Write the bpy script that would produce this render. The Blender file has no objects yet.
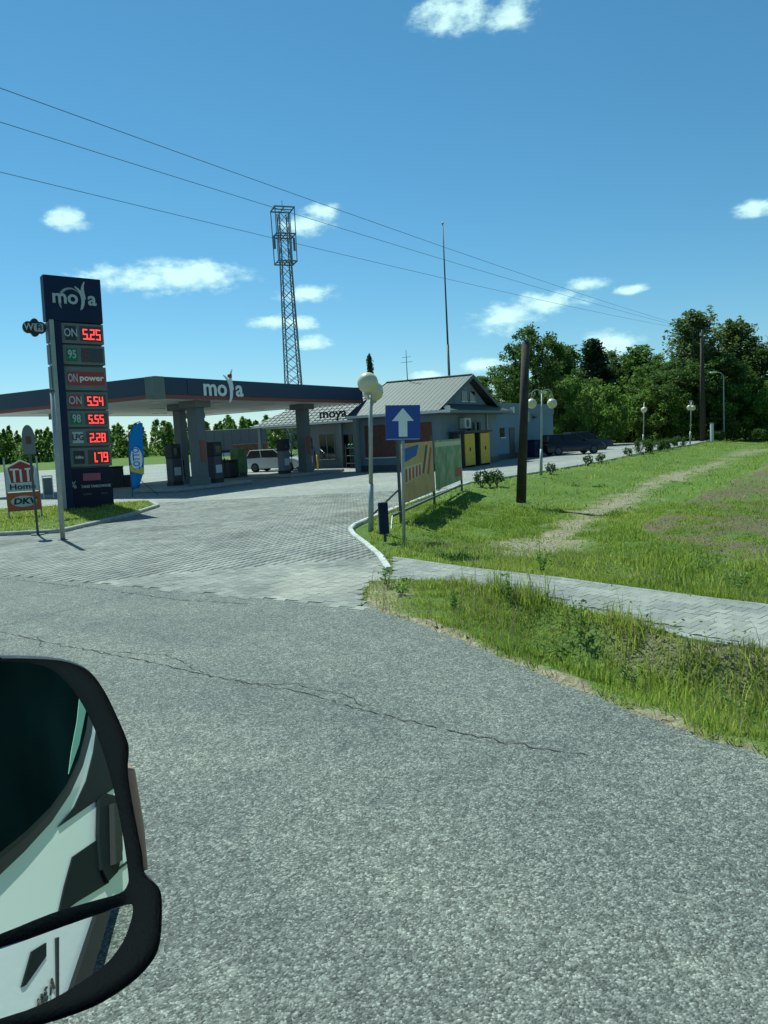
import bpy, bmesh, math, random
import numpy as np
from mathutils import Matrix, Vector
random.seed(7); rng = np.random.default_rng(7)
R = math.radians
sc = bpy.context.scene
COL = sc.collection

# ------------------------------------------------------------------ camera
FPX, ROLL, PITCH, EYE = 760.0, R(3.0), math.atan(74.9/760), 1.92
cR, sR, cP, sP = math.cos(ROLL), math.sin(ROLL), math.cos(PITCH), math.sin(PITCH)
def ray(px, py):
    x = (px-384)/FPX; y = -(py-512)/FPX
    xl = x*cR+y*sR; yl = -x*sR+y*cR
    return np.array([xl, cP+yl*sP, -sP+yl*cP])
def G(px, py, z=0.0):                      # pixel -> point on the level ground
    d = ray(px, py); t = (z-EYE)/d[2]
    return np.array([0, 0, EYE])+d*t
def D(px, py, Y):                          # pixel -> point at a known distance
    d = ray(px, py); return np.array([0, 0, EYE])+d*(Y/d[1])
cam = bpy.data.objects.new('camera', bpy.data.cameras.new('camera'))
COL.objects.link(cam); sc.camera = cam
cam.data.sensor_fit = 'VERTICAL'; cam.data.sensor_height = 36; cam.data.lens = FPX/1024*36
cam.data.clip_start = 0.02; cam.data.clip_end = 6000
_rt = Vector((cR, -sR*sP, -sR*cP)); _up = Vector((sR, cR*sP, cR*cP)); _bk = Vector((0, -cP, sP))
cam.matrix_world = Matrix(((_rt.x, _up.x, _bk.x, 0), (_rt.y, _up.y, _bk.y, 0), (_rt.z, _up.z, _bk.z, EYE), (0, 0, 0, 1)))

# ------------------------------------------------------------------ light and sky
SUN_AZ, SUN_EL = math.atan2(-.5, .866), R(55)
sd = Vector((math.sin(SUN_AZ)*math.cos(SUN_EL), math.cos(SUN_AZ)*math.cos(SUN_EL), math.sin(SUN_EL)))
sun = bpy.data.objects.new('sun', bpy.data.lights.new('sun', 'SUN')); COL.objects.link(sun)
sun.data.energy = 5.0; sun.data.angle = R(0.5); sun.data.color = (1, .955, .87)
sun.rotation_euler = sd.to_track_quat('Z', 'Y').to_euler(); sun.location = (0, 0, 60)
sc.view_settings.view_transform = 'Standard'; sc.view_settings.look = 'None'
sc.view_settings.exposure = 0.2; sc.view_settings.gamma = 1
sc.view_settings.use_white_balance = True; sc.view_settings.white_balance_temperature = 5900; sc.view_settings.white_balance_tint = -16
sc.cycles.max_bounces = 6; sc.cycles.diffuse_bounces = 3; sc.cycles.glossy_bounces = 3; sc.cycles.transmission_bounces = 3; sc.cycles.transparent_max_bounces = 4
sc.cycles.caustics_reflective = False; sc.cycles.caustics_refractive = False
SKY = 0.078
w = bpy.data.worlds.new('World'); sc.world = w; w.use_nodes = True
wn, wl = w.node_tree.nodes, w.node_tree.links
bg = wn['Background']; bg.inputs[1].default_value = SKY
sky = wn.new('ShaderNodeTexSky'); sky.sky_type = 'NISHITA'; sky.sun_disc = False
sky.sun_elevation = SUN_EL; sky.sun_rotation = SUN_AZ
sky.air_density = 1.0; sky.dust_density = 0.05; sky.ozone_density = 3.0
tc = wn.new('ShaderNodeTexCoord')
def wmath(op, a, b=None, clamp=False):
    n = wn.new('ShaderNodeMath'); n.operation = op; n.use_clamp = clamp
    for i, v in enumerate((a, b)):
        if v is None: continue
        if isinstance(v, (int, float)): n.inputs[i].default_value = v
        else: wl.new(v, n.inputs[i])
    return n.outputs[0]
def wdot(vec):
    n = wn.new('ShaderNodeVectorMath'); n.operation = 'DOT_PRODUCT'
    wl.new(tc.outputs['Generated'], n.inputs[0]); n.inputs[1].default_value = vec
    return n.outputs['Value']
# fair-weather clouds: direction, angular half width, half height
CL = [(452, 13, 36, 17), (510, 12, 24, 15), (66, 219, 19, 10), (165, 278, 78, 15), (195, 272, 46, 13), (322, 212, 20, 9), (305, 225, 26, 10),
      (308, 294, 34, 8), (272, 322, 24, 9), (300, 323, 22, 7), (312, 343, 20, 8), (505, 318, 36, 15), (545, 303, 42, 11), (480, 366, 28, 7),
      (612, 343, 27, 14), (588, 283, 22, 6), (632, 289, 20, 5), (757, 207, 20, 8), (425, 377, 22, 6)]
dirs = []
for px, py, hw, hh in CL: dirs.append((Vector(ray(px, py)).normalized(), hw/FPX*.97, hh/FPX*.97))
for k in range(10):                        # the same kind of sky all round
    az = random.uniform(R(42), R(318)); el = R(random.uniform(4, 32)); s = random.uniform(.02, .07)
    dirs.append((Vector((math.sin(az)*math.cos(el), math.cos(az)*math.cos(el), math.sin(el))), s, s*.28))
acc = None
for d, hw, hh in dirs:                     # one ellipsoid of directions per cloud
    rx = d.cross(Vector((0, 0, 1))).normalized(); uy = rx.cross(d).normalized()
    mpn = wn.new('ShaderNodeMapping'); mpn.vector_type = 'TEXTURE'; wl.new(tc.outputs['Generated'], mpn.inputs[0])
    mpn.inputs['Location'].default_value = d; mpn.inputs['Rotation'].default_value = Matrix((rx, uy, -d)).transposed().to_euler(); mpn.inputs['Scale'].default_value = (hw, hh, hw)
    ln = wn.new('ShaderNodeVectorMath'); ln.operation = 'LENGTH'; wl.new(mpn.outputs[0], ln.inputs[0])
    acc = ln.outputs['Value'] if acc is None else wmath('MINIMUM', acc, ln.outputs['Value'])
acc = wmath('SUBTRACT', 1.0, acc)
mp = wn.new('ShaderNodeMapping'); mp.inputs['Scale'].default_value = (1, 1, 1.9); wl.new(tc.outputs['Generated'], mp.inputs[0])
nz = wn.new('ShaderNodeTexNoise'); nz.inputs['Scale'].default_value = 34; nz.inputs['Detail'].default_value = 7; nz.inputs['Roughness'].default_value = .62
wl.new(mp.outputs[0], nz.inputs['Vector'])
dens = wmath('ADD', acc, wmath('MULTIPLY', wmath('SUBTRACT', nz.outputs[0], .47), 2.5))
mr = wn.new('ShaderNodeMapRange'); mr.interpolation_type = 'SMOOTHSTEP'; wl.new(dens, mr.inputs[0])
mr.inputs[1].default_value = -.12; mr.inputs[2].default_value = .95; mr.inputs[3].default_value = 0; mr.inputs[4].default_value = .92
inside = wn.new('ShaderNodeMapRange'); wl.new(acc, inside.inputs[0]); inside.inputs[1].default_value = -.45; inside.inputs[2].default_value = .1
mx = wn.new('ShaderNodeMix'); mx.data_type = 'RGBA'
wl.new(wmath('MULTIPLY', mr.outputs[0], inside.outputs[0], True), mx.inputs[0])
hs = wn.new('ShaderNodeHueSaturation'); hs.inputs['Hue'].default_value = .481; hs.inputs['Saturation'].default_value = 1.08; hs.inputs['Value'].default_value = 1.3
tn = wn.new('ShaderNodeMix'); tn.data_type = 'RGBA'; tn.blend_type = 'MULTIPLY'; tn.inputs[0].default_value = 1; tn.inputs[7].default_value = (.74, .76, .90, 1)
wl.new(sky.outputs[0], hs.inputs['Color']); wl.new(hs.outputs[0], tn.inputs[6]); wl.new(tn.outputs[2], mx.inputs[6])
mx.inputs[7].default_value = (.80/SKY, .93/SKY, .93/SKY, 1)
wl.new(mx.outputs[2], bg.inputs[0])

# ------------------------------------------------------------------ helpers: materials
MATS = {}
def mat(name, col, rough=.7, metal=0, var=0.0, scale=6, bump=0.0, bscale=None, emit=None, trans=0.0, spec=.5, col2=None, coat=0):
    if name in MATS: return MATS[name]
    m = bpy.data.materials.new(name); m.use_nodes = True; MATS[name] = m
    n, l = m.node_tree.nodes, m.node_tree.links; b = n['Principled BSDF']
    b.inputs['Roughness'].default_value = rough; b.inputs['Metallic'].default_value = metal
    b.inputs['Specular IOR Level'].default_value = spec; b.inputs['Coat Weight'].default_value = coat
    b.inputs['Base Color'].default_value = (*col, 1)
    t = n.new('ShaderNodeTexCoord')
    if var or col2:
        nz = n.new('ShaderNodeTexNoise'); nz.inputs['Scale'].default_value = scale; nz.inputs['Detail'].default_value = 5
        l.new(t.outputs['Object'], nz.inputs['Vector'])
        r = n.new('ShaderNodeValToRGB'); l.new(nz.outputs[0], r.inputs[0])
        c2 = col2 or tuple(min(1, c*(1+var)) for c in col); c1 = col if col2 else tuple(c*(1-var) for c in col)
        r.color_ramp.elements[0].position = .3; r.color_ramp.elements[1].position = .7
        r.color_ramp.elements[0].color = (*c1, 1); r.color_ramp.elements[1].color = (*c2, 1)
        l.new(r.outputs[0], b.inputs['Base Color'])
    if bump:
        nb = n.new('ShaderNodeTexNoise'); nb.inputs['Scale'].default_value = bscale or scale*6; nb.inputs['Detail'].default_value = 4
        l.new(t.outputs['Object'], nb.inputs['Vector'])
        bp = n.new('ShaderNodeBump'); bp.inputs['Strength'].default_value = bump; bp.inputs['Distance'].default_value = .02
        l.new(nb.outputs[0], bp.inputs['Height']); l.new(bp.outputs[0], b.inputs['Normal'])
    if emit:
        b.inputs['Emission Color'].default_value = (*col, 1); b.inputs['Emission Strength'].default_value = emit
    return m
def leaf_mat(name, ca, cb, tr=.4, attr='rnd', cc=None):
    m = bpy.data.materials.new(name); m.use_nodes = True; MATS[name] = m
    n, l = m.node_tree.nodes, m.node_tree.links; b = n['Principled BSDF']
    a = n.new('ShaderNodeAttribute'); a.attribute_name = attr
    r = n.new('ShaderNodeValToRGB'); l.new(a.outputs['Fac'], r.inputs[0])
    r.color_ramp.elements[0].color = (*ca, 1); r.color_ramp.elements[1].color = (*cb, 1)
    if cc: e_ = r.color_ramp.elements[1]; e_.position = .72; e3 = r.color_ramp.elements.new(1.0); e3.color = (*cc, 1)
    l.new(r.outputs[0], b.inputs['Base Color']); b.inputs['Roughness'].default_value = .55; b.inputs['Specular IOR Level'].default_value = .25
    t = n.new('ShaderNodeBsdfTranslucent'); g = n.new('ShaderNodeHueSaturation'); g.inputs['Hue'].default_value = .485; g.inputs['Value'].default_value = 1.5
    l.new(r.outputs[0], g.inputs['Color']); l.new(g.outputs[0], t.inputs[0])
    x = n.new('ShaderNodeMixShader'); x.inputs[0].default_value = tr
    l.new(b.outputs[0], x.inputs[1]); l.new(t.outputs[0], x.inputs[2]); l.new(x.outputs[0], n['Material Output'].inputs[0])
    return m

# ------------------------------------------------------------------ helpers: meshes
class MB:
    def __init__(s): s.v = []; s.f = []
    def add(s, vs, fs):
        o = len(s.v); s.v += [tuple(map(float, p)) for p in vs]; s.f += [tuple(i+o for i in f) for f in fs]; return s
    def box(s, x0, x1, y0, y1, z0, z1):
        return s.add([(x0,y0,z0),(x1,y0,z0),(x1,y1,z0),(x0,y1,z0),(x0,y0,z1),(x1,y0,z1),(x1,y1,z1),(x0,y1,z1)],
                     [(0,3,2,1),(4,5,6,7),(0,1,5,4),(1,2,6,5),(2,3,7,6),(3,0,4,7)])
    def cyl(s, p0, p1, r0, r1=None, n=10, cap=True):
        p0 = Vector(p0); p1 = Vector(p1); r1 = r0 if r1 is None else r1
        a = (p1-p0).normalized(); u = a.orthogonal().normalized(); v = a.cross(u)
        vs = []
        for p, r in ((p0, r0), (p1, r1)):
            for k in range(n):
                t = 2*math.pi*k/n; vs.append(p+u*math.cos(t)*r+v*math.sin(t)*r)
        fs = [(k, (k+1) % n, n+(k+1) % n, n+k) for k in range(n)]
        if cap: fs += [tuple(range(n-1, -1, -1)), tuple(range(n, 2*n))]
        return s.add(vs, fs)
    def tube(s, pts, r, n=8):
        for a, b in zip(pts[:-1], pts[1:]): s.cyl(a, b, r, n=n)
        return s
    def prism(s, poly, off):                      # poly: 3D points, off: extrusion vector
        n = len(poly); off = Vector(off)
        vs = [Vector(p) for p in poly]+[Vector(p)+off for p in poly]
        return s.add(vs, [tuple(range(n-1, -1, -1)), tuple(range(n, 2*n))]+[(k, (k+1) % n, n+(k+1) % n, n+k) for k in range(n)])
    def poly(s, pts): return s.add(pts, [tuple(range(len(pts)))])
    def ball(s, c, r, seg=16, rings=10, sz=1.0):
        vs = [(c[0], c[1], c[2]-r*sz)]; fs = []
        for i in range(1, rings):
            ph = -math.pi/2+math.pi*i/rings
            for k in range(seg):
                t = 2*math.pi*k/seg; vs.append((c[0]+r*math.cos(ph)*math.cos(t), c[1]+r*math.cos(ph)*math.sin(t), c[2]+r*sz*math.sin(ph)))
        vs.append((c[0], c[1], c[2]+r*sz)); top = len(vs)-1
        for k in range(seg): fs.append((0, 1+(k+1) % seg, 1+k)); fs.append((top, top-seg+k, top-seg+(k+1) % seg))
        for i in range(rings-2):
            o = 1+i*seg
            for k in range(seg): fs.append((o+k, o+(k+1) % seg, o+seg+(k+1) % seg, o+seg+k))
        return s.add(vs, fs)
    def mesh(s, name): 
        me = bpy.data.meshes.new(name); me.from_pydata(s.v, [], s.f); me.update(); return me
    def build(s, name, m, parent=None, smooth=False, bevel=0, loc=None):
        me = s.mesh(name)
        bm = bmesh.new(); bm.from_mesh(me); bmesh.ops.recalc_face_normals(bm, faces=bm.faces); bm.to_mesh(me); bm.free()
        o = bpy.data.objects.new(name, me); COL.objects.link(o)
        me.materials.append(m if not isinstance(m, str) else MATS[m])
        if smooth:
            for p in me.polygons: p.use_smooth = True
        if bevel:
            b = o.modifiers.new('bevel', 'BEVEL'); b.width = bevel; b.segments = 2; b.limit_method = 'ANGLE'; b.angle_limit = R(40)
        if parent is not None: o.parent = parent
        if loc is not None: o.location = loc
        return o
def box(name, m, parent, *a, bevel=0): return MB().box(*a).build(name, m, parent, bevel=bevel)
def tag(o, label=None, cat=None, group=None, kind=None):
    if label: o['label'] = label
    if cat: o['category'] = cat
    if group: o['group'] = group
    if kind: o['kind'] = kind
    return o
def thing(name, loc, rz, label, cat, group=None):
    o = bpy.data.objects.new(name, None); COL.objects.link(o); o.empty_display_size = .3
    o.location = tuple(map(float, loc)); o.rotation_euler = (0, 0, rz)
    return tag(o, label, cat, group)
def struct(o): o['kind'] = 'structure'; return o
def copy_tree(o, parent=None):
    c = o.copy(); COL.objects.link(c)
    if parent is not None: c.parent = parent
    for ch in list(o.children): copy_tree(ch, c)
    return c
FRONT = Matrix(((1, 0, 0, 0), (0, 0, -1, 0), (0, 1, 0, 0), (0, 0, 0, 1)))     # text plane to a face looking along -y
def text(name, body, m, parent, x, y, z, size, align='CENTER', rot=FRONT, ext=.004, bold=0.0, width=1.0, shear=0.0):
    cu = bpy.data.curves.new(name, 'FONT'); cu.body = body; cu.size = size; cu.align_x = align; cu.align_y = 'CENTER'
    cu.extrude = ext; cu.offset = bold; cu.shear = shear; cu.resolution_u = 3
    t = bpy.data.objects.new('tmp', cu); COL.objects.link(t)
    bpy.context.view_layer.update()
    me = bpy.data.meshes.new_from_object(t.evaluated_get(bpy.context.evaluated_depsgraph_get()))
    bpy.data.objects.remove(t); bpy.data.curves.remove(cu)
    me.transform(Matrix.Translation((x, y, z)) @ rot @ Matrix.Scale(width, 4, (1, 0, 0)))
    me.materials.clear(); me.materials.append(MATS[m] if isinstance(m, str) else m); me.name = name
    o = bpy.data.objects.new(name, me); COL.objects.link(o); o.parent = parent
    return o
def fast_mesh(name, V, loops, sizes, rnd=None, m=None, parent=None, smooth=False):
    me = bpy.data.meshes.new(name)
    V = np.asarray(V, np.float32); loops = np.asarray(loops, np.int32); sizes = np.asarray(sizes, np.int32)
    me.vertices.add(len(V)); me.vertices.foreach_set('co', V.ravel())
    me.loops.add(len(loops)); me.loops.foreach_set('vertex_index', loops)
    me.polygons.add(len(sizes)); st = np.concatenate([[0], np.cumsum(sizes)[:-1]]).astype(np.int32)
    me.polygons.foreach_set('loop_start', st)
    if smooth: me.polygons.foreach_set('use_smooth', np.ones(len(sizes), bool))
    me.update(calc_edges=True)
    if rnd is not None:
        a = me.attributes.new('rnd', 'FLOAT', 'POINT'); a.data.foreach_set('value', np.asarray(rnd, np.float32))
    if m: me.materials.append(MATS[m] if isinstance(m, str) else m)
    o = bpy.data.objects.new(name, me); COL.objects.link(o)
    if parent is not None: o.parent = parent
    return o
def quads(name, P, A, B, rnd, m, parent=None):         # leaf quads: centre, half axes
    n = len(P); V = np.stack([P-A, P-B*.9, P+A, P+B*.9], 1).reshape(-1, 3)
    return fast_mesh(name, V, np.arange(4*n), np.full(n, 4), np.repeat(rnd, 4), m, parent)
def blades(name, P, h, wd, m, lean=.45, parent=None, rnd=None):
    n = len(P); az = rng.uniform(0, 2*np.pi, n); ln = rng.normal(0, lean, n)[:, None]*h[:, None]; la = rng.uniform(0, 2*np.pi, n)
    W = np.stack([np.cos(az), np.sin(az), np.zeros(n)], 1)*wd[:, None]*.5
    L = np.stack([np.cos(la), np.sin(la), np.zeros(n)], 1)*ln
    Z = np.zeros((n, 3)); Z[:, 2] = h
    V = np.stack([P-W, P+W, P+W*.75+L*.3+Z*.55, P-W*.75+L*.3+Z*.55, P+L+Z*.95], 1).reshape(-1, 3)
    base = np.arange(n)[:, None]*5; lp = (base+np.array([[0, 1, 2, 3, 3, 2, 4]])).ravel()
    if rnd is None: rnd = rng.uniform(0, 1, n)
    return fast_mesh(name, V, lp, np.tile([4, 3], n), np.repeat(rnd, 5), m, parent)

# ------------------------------------------------------------------ helpers: plan geometry
def seg_dist(P, line):
    P = np.asarray(P)[:, :2]; best = np.full(len(P), 1e9)
    for a, b in zip(line[:-1], line[1:]):
        a = np.asarray(a)[:2]; b = np.asarray(b)[:2]; d = b-a
        t = np.clip(((P-a)@d)/(d@d), 0, 1); best = np.minimum(best, np.linalg.norm(P-(a+t[:, None]*d), axis=1))
    return best
def inside_poly(P, poly):
    P = np.asarray(P); x, y = P[:, 0], P[:, 1]; r = np.zeros(len(P), bool); n = len(poly)
    for i in range(n):
        x0, y0 = poly[i][:2]; x1, y1 = poly[(i+1) % n][:2]
        if y0 == y1: continue
        c = ((y0 > y) != (y1 > y)) & (x < (x1-x0)*(y-y0)/(y1-y0)+x0); r ^= c
    return r
def sstep(a, b, x): t = np.clip((x-a)/(b-a), 0, 1); return t*t*(3-2*t)
def vnoise(P, s, seed=0):                    # cheap smooth noise, -1..1
    g = np.random.default_rng(seed).uniform(-1, 1, (64, 64)); x = P[:, 0]*s+100; y = P[:, 1]*s+100
    xi = np.floor(x).astype(int); yi = np.floor(y).astype(int); fx = x-xi; fy = y-yi; fx = fx*fx*(3-2*fx); fy = fy*fy*(3-2*fy)
    q = lambda i, j: g[(xi+i) % 64, (yi+j) % 64]
    return (q(0,0)*(1-fx)+q(1,0)*fx)*(1-fy)+(q(0,1)*(1-fx)+q(1,1)*fx)*fy
def pix(pts, z=0): return [G(x, y, z) for x, y in pts]

# ------------------------------------------------------------------ plan of the place
KERB = pix([(389, 571), (380, 557), (366, 545), (354, 536), (350, 530), (354, 526), (370, 519), (396, 509), (430, 496)])
FE = pix([(470, 483), (541, 472), (600, 462), (650, 451), (690, 445)])       # forecourt edge along the verge
far = FE[-1]+np.array([.5, .866, 0])*14; FE.append(far)
ROADE = pix([(366, 603), (380, 612), (415, 622), (460, 640), (510, 661), (560, 682), (640, 714), (700, 738), (768, 757)])
rd = (ROADE[-1]-ROADE[-3]); rd /= np.linalg.norm(rd); ROADE.append(ROADE[-1]+rd*14)
PU = pix([(393, 557), (470, 568), (560, 578), (640, 589), (700, 597), (768, 605)])
PL = pix([(391, 580), (480, 586), (560, 602), (640, 622), (700, 638), (768, 647)])
pd = PU[-1]-PU[0]; pd /= np.linalg.norm(pd); PU.append(PU[-1]+pd*9); PL.append(PL[-1]+pd*9)
W0 = np.array([-.33, 8.5]); wdir = np.array([-.843, .538]); pdir = np.array([.538, .843])
LEFT = W0+wdir*95
GR = [ROADE[0], G(364, 590), G(372, 582), PL[0]]                              # worn corner of the verge
ROAD = [LEFT, W0]+[p[:2] for p in ROADE]+[np.array([22., -30]), np.array([-60., -40]), np.array([-110., 20])]
FORE = [W0, GR[1][:2], GR[2][:2], PL[0][:2], KERB[0][:2]]+[p[:2] for p in KERB[1:]]+[p[:2] for p in FE]+[np.array([10., 95]), np.array([-60., 95]), np.array([-100., 70]), LEFT]
PATH = [p[:2] for p in PU]+[p[:2] for p in PL[::-1]]
DIRT = pix([(500, 553), (545, 535), (580, 515), (625, 495), (660, 478), (720, 458), (750, 447)], -.3)
SOIL = pix([(640, 520), (700, 490), (768, 462), (840, 450), (840, 540), (768, 550), (690, 548)], -.3)
def height(P):
    z = -.04+.035*vnoise(P, .9, 1)+.02*vnoise(P, 2.7, 2)
    dp = np.minimum(seg_dist(P, PU), seg_dist(P, PL)); de = seg_dist(P, KERB+FE); dr = seg_dist(P, ROADE)
    near = (P[:, 1] < 90) & (P[:, 0] > -2)
    bank = -.42*sstep(.4, 4.2, de)*sstep(.1, 2.2, dp)*sstep(0, 1, dr)
    z = z*np.where(near, sstep(-.2, .5, np.minimum(np.minimum(dp, de), dr))*.8+.2, 1)+np.where(near & (seg_dist(P, [PU[0], PU[-1]]) < 1e8), bank, 0)
    zone = (seg_dist(P, PL) < seg_dist(P, PU)) & (seg_dist(P, PL)+dr < 4.5) & near        # ditch between road and path
    t = np.clip(dr/np.maximum(dr+np.maximum(seg_dist(P, PL)-.16, 0), .01), 0, 1)
    ramp = sstep(.0, 3.0, (P[:, :2]-np.array([.3, 9.3]))@pd[:2])
    z = np.where(zone, .01-.46*np.sin(np.pi*np.clip(t, 0, 1)**1.9)*ramp+.02*vnoise(P, 3, 4)-.035*ramp*(1-sstep(.05, .4, seg_dist(P, PL))), z)
    return np.where(P[:, 1] > 92, -.05, np.where(near, z, -.05))
FAR_Z = -.12

# ground sheet to the horizon
def axis(a, b, fine0, fine1, step, grow=1.35):
    xs = list(np.arange(fine0, fine1, step)); s = step
    x = xs[-1]
    while x < b: s *= grow; x += s; xs.append(x)
    s = step; x = xs[0]; lo = []
    while x > a: s *= grow; x -= s; lo.append(x)
    return np.array(lo[::-1]+xs)
gx = axis(-2500, 2500, -2, 13, .11, 1.16); gy = axis(-400, 3500, 3, 30, .13, 1.13)
GX, GY = np.meshgrid(gx, gy); GP = np.stack([GX.ravel(), GY.ravel()], 1)
gz = height(GP)
paved = inside_poly(GP, ROAD) | inside_poly(GP, FORE) | inside_poly(GP, PATH)
gz = np.where(paved, np.where(seg_dist(GP, PL) < .3, -.07, FAR_Z), gz)
nx, ny = len(gx), len(gy)
idx = np.arange(nx*ny).reshape(ny, nx)
q = np.stack([idx[:-1, :-1], idx[:-1, 1:], idx[1:, 1:], idx[1:, :-1]], -1).reshape(-1, 4)
def dirt_at(P):
    d = .95*(1-sstep(.1, 1.3, seg_dist(P, DIRT)*1.5+.6*vnoise(P, .9, 5)+.75*vnoise(P, 2.9, 15)))
    s = inside_poly(P, SOIL)*.92*sstep(-.3, .5, .7*vnoise(P, 1.1, 6)+.6*vnoise(P, 3.3, 16)+.3)
    r_ = (1-sstep(.04, .26, seg_dist(P, ROADE)+.12*vnoise(P, 3.1, 7)))
    c = (1-sstep(.2, .75, seg_dist(P, GR)+.2*vnoise(P, 4, 8)))*.9
    e = (1-sstep(.02, .16, seg_dist(P, PU)+.08*vnoise(P, 3.5, 9)))*.8
    b = (1-sstep(.1, .85, seg_dist(P, PL)+.35*vnoise(P, 3, 10)))*.78*sstep(1.5, 3.5, (P[:, :2]-np.array([.3, 9.3]))@pd[:2])
    return np.clip(np.maximum.reduce([d, s, r_, c, e, b]), 0, 1)
soilness = np.clip(np.maximum(inside_poly(GP, SOIL)*1.0, (1-sstep(.0, .7, seg_dist(GP, PL)))*.8), 0, 1)
m = bpy.data.materials.new('grassland'); m.use_nodes = True; MATS['grassland'] = m
n, l = m.node_tree.nodes, m.node_tree.links; b = n['Principled BSDF']; b.inputs['Roughness'].default_value = .95; b.inputs['Specular IOR Level'].default_value = .1
t = n.new('ShaderNodeTexCoord')
def N_(n, l, t, s, d=6):
    q_ = n.new('ShaderNodeTexNoise'); q_.inputs['Scale'].default_value = s; q_.inputs['Detail'].default_value = d; l.new(t.outputs['Object'], q_.inputs['Vector']); return q_
def ramp_(n, l, src, cols):
    r = n.new('ShaderNodeValToRGB'); l.new(src, r.inputs[0]); e = r.color_ramp.elements
    while len(e) < len(cols): e.new(.5)
    for k, (p, c) in enumerate(cols): e[k].position = p; e[k].color = (*c, 1)
    return r.outputs[0]
def mixc(n, l, fac, a, b_):
    x = n.new('ShaderNodeMix'); x.data_type = 'RGBA'
    if isinstance(fac, float): x.inputs[0].default_value = fac
    else: l.new(fac, x.inputs[0])
    l.new(a, x.inputs[6]); l.new(b_, x.inputs[7]); return x.outputs[2]
g1 = ramp_(n, l, N_(n, l, t, .35).outputs[0], [(.35, (.10, .16, .03)), (.65, (.18, .235, .055))])
g2 = ramp_(n, l, N_(n, l, t, 9).outputs[0], [(.35, (.06, .10, .022)), (.7, (.16, .22, .055))])
gg = mixc(n, l, .5, g1, g2)
s1 = ramp_(n, l, N_(n, l, t, 14).outputs[0], [(.3, (.17, .135, .09)), (.7, (.40, .35, .26))])
s2 = ramp_(n, l, N_(n, l, t, 18).outputs[0], [(.3, (.075, .055, .036)), (.7, (.22, .175, .12))])
a1 = n.new('ShaderNodeAttribute'); a1.attribute_name = 'dirt'; a2 = n.new('ShaderNodeAttribute'); a2.attribute_name = 'soil'
ss = mixc(n, l, a2.outputs['Fac'], s1, s2)
l.new(mixc(n, l, a1.outputs['Fac'], gg, ss), b.inputs['Base Color'])
bp = n.new('ShaderNodeBump'); bp.inputs['Distance'].default_value = .05; bp.inputs['Strength'].default_value = .8
l.new(N_(n, l, t, 22).outputs[0], bp.inputs['Height']); l.new(bp.outputs[0], b.inputs['Normal'])
ground = fast_mesh('ground', np.column_stack([GP, gz]), q.ravel(), np.full(len(q), 4), None, m, smooth=True)
for nm, val in (('dirt', dirt_at(GP)), ('soil', soilness)):
    a = ground.data.attributes.new(nm, 'FLOAT', 'POINT'); a.data.foreach_set('value', val.astype(np.float32))
struct(ground)

# asphalt road
m = bpy.data.materials.new('asphalt'); m.use_nodes = True; MATS['asphalt'] = m
n, l = m.node_tree.nodes, m.node_tree.links; b = n['Principled BSDF']; b.inputs['Roughness'].default_value = .82; b.inputs['Specular IOR Level'].default_value = .35
t = n.new('ShaderNodeTexCoord')
v1 = n.new('ShaderNodeTexVoronoi'); v1.inputs['Scale'].default_value = 105; l.new(t.outputs['Object'], v1.inputs['Vector'])
v2 = n.new('ShaderNodeTexVoronoi'); v2.inputs['Scale'].default_value = 46; l.new(t.outputs['Object'], v2.inputs['Vector'])
sep = n.new('ShaderNodeSeparateColor'); l.new(v1.outputs['Color'], sep.inputs[0])
sep2 = n.new('ShaderNodeSeparateColor'); l.new(v2.outputs['Color'], sep2.inputs[0])
st = ramp_(n, l, sep.outputs[0], [(0, (.035, .036, .036)), (.3, (.108, .112, .109)), (.75, (.198, .203, .197)), (1, (.50, .50, .48))])
st2 = ramp_(n, l, sep2.outputs[1], [(0, (.078, .081, .081)), (.6, (.165, .168, .163)), (1, (.38, .38, .36))])
patch = ramp_(n, l, N_(n, l, t, .55, 4).outputs[0], [(.35, (.80, .82, .84)), (.65, (1.08, 1.07, 1.05))])
patch2 = ramp_(n, l, N_(n, l, t, 5, 6).outputs[0], [(.3, (.86, .87, .88)), (.7, (1.1, 1.09, 1.08))])
def mulc(a, b_):
    x = n.new('ShaderNodeMix'); x.data_type = 'RGBA'; x.blend_type = 'MULTIPLY'; x.inputs[0].default_value = 1
    l.new(a, x.inputs[6]); l.new(b_, x.inputs[7]); return x.outputs[2]
mpr = n.new('ShaderNodeMapping'); mpr.vector_type = 'TEXTURE'; mpr.inputs['Rotation'].default_value = (0, 0, math.atan2(.538, -.843)); mpr.inputs['Scale'].default_value = (9, .8, 1); l.new(t.outputs['Object'], mpr.inputs[0])
lanes = n.new('ShaderNodeTexNoise'); lanes.inputs['Scale'].default_value = 1.0; lanes.inputs['Detail'].default_value = 5; l.new(mpr.outputs[0], lanes.inputs['Vector'])
lane = ramp_(n, l, lanes.outputs[0], [(.32, (.84, .86, .86)), (.55, (.98, 1, .96)), (.72, (1.08, 1.08, 1.02))])
stn = ramp_(n, l, N_(n, l, t, 1.7, 8).outputs[0], [(.26, (.84, .84, .85)), (.40, (1, .995, .965))])
l.new(mulc(mulc(mulc(mulc(mixc(n, l, .4, st, st2), patch), patch2), lane), stn), b.inputs['Base Color'])
bp = n.new('ShaderNodeBump'); bp.inputs['Distance'].default_value = .006; bp.inputs['Strength'].default_value = .9
l.new(v1.outputs['Distance'], bp.inputs['Height']); bp.invert = True; l.new(bp.outputs[0], b.inputs['Normal'])
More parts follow.
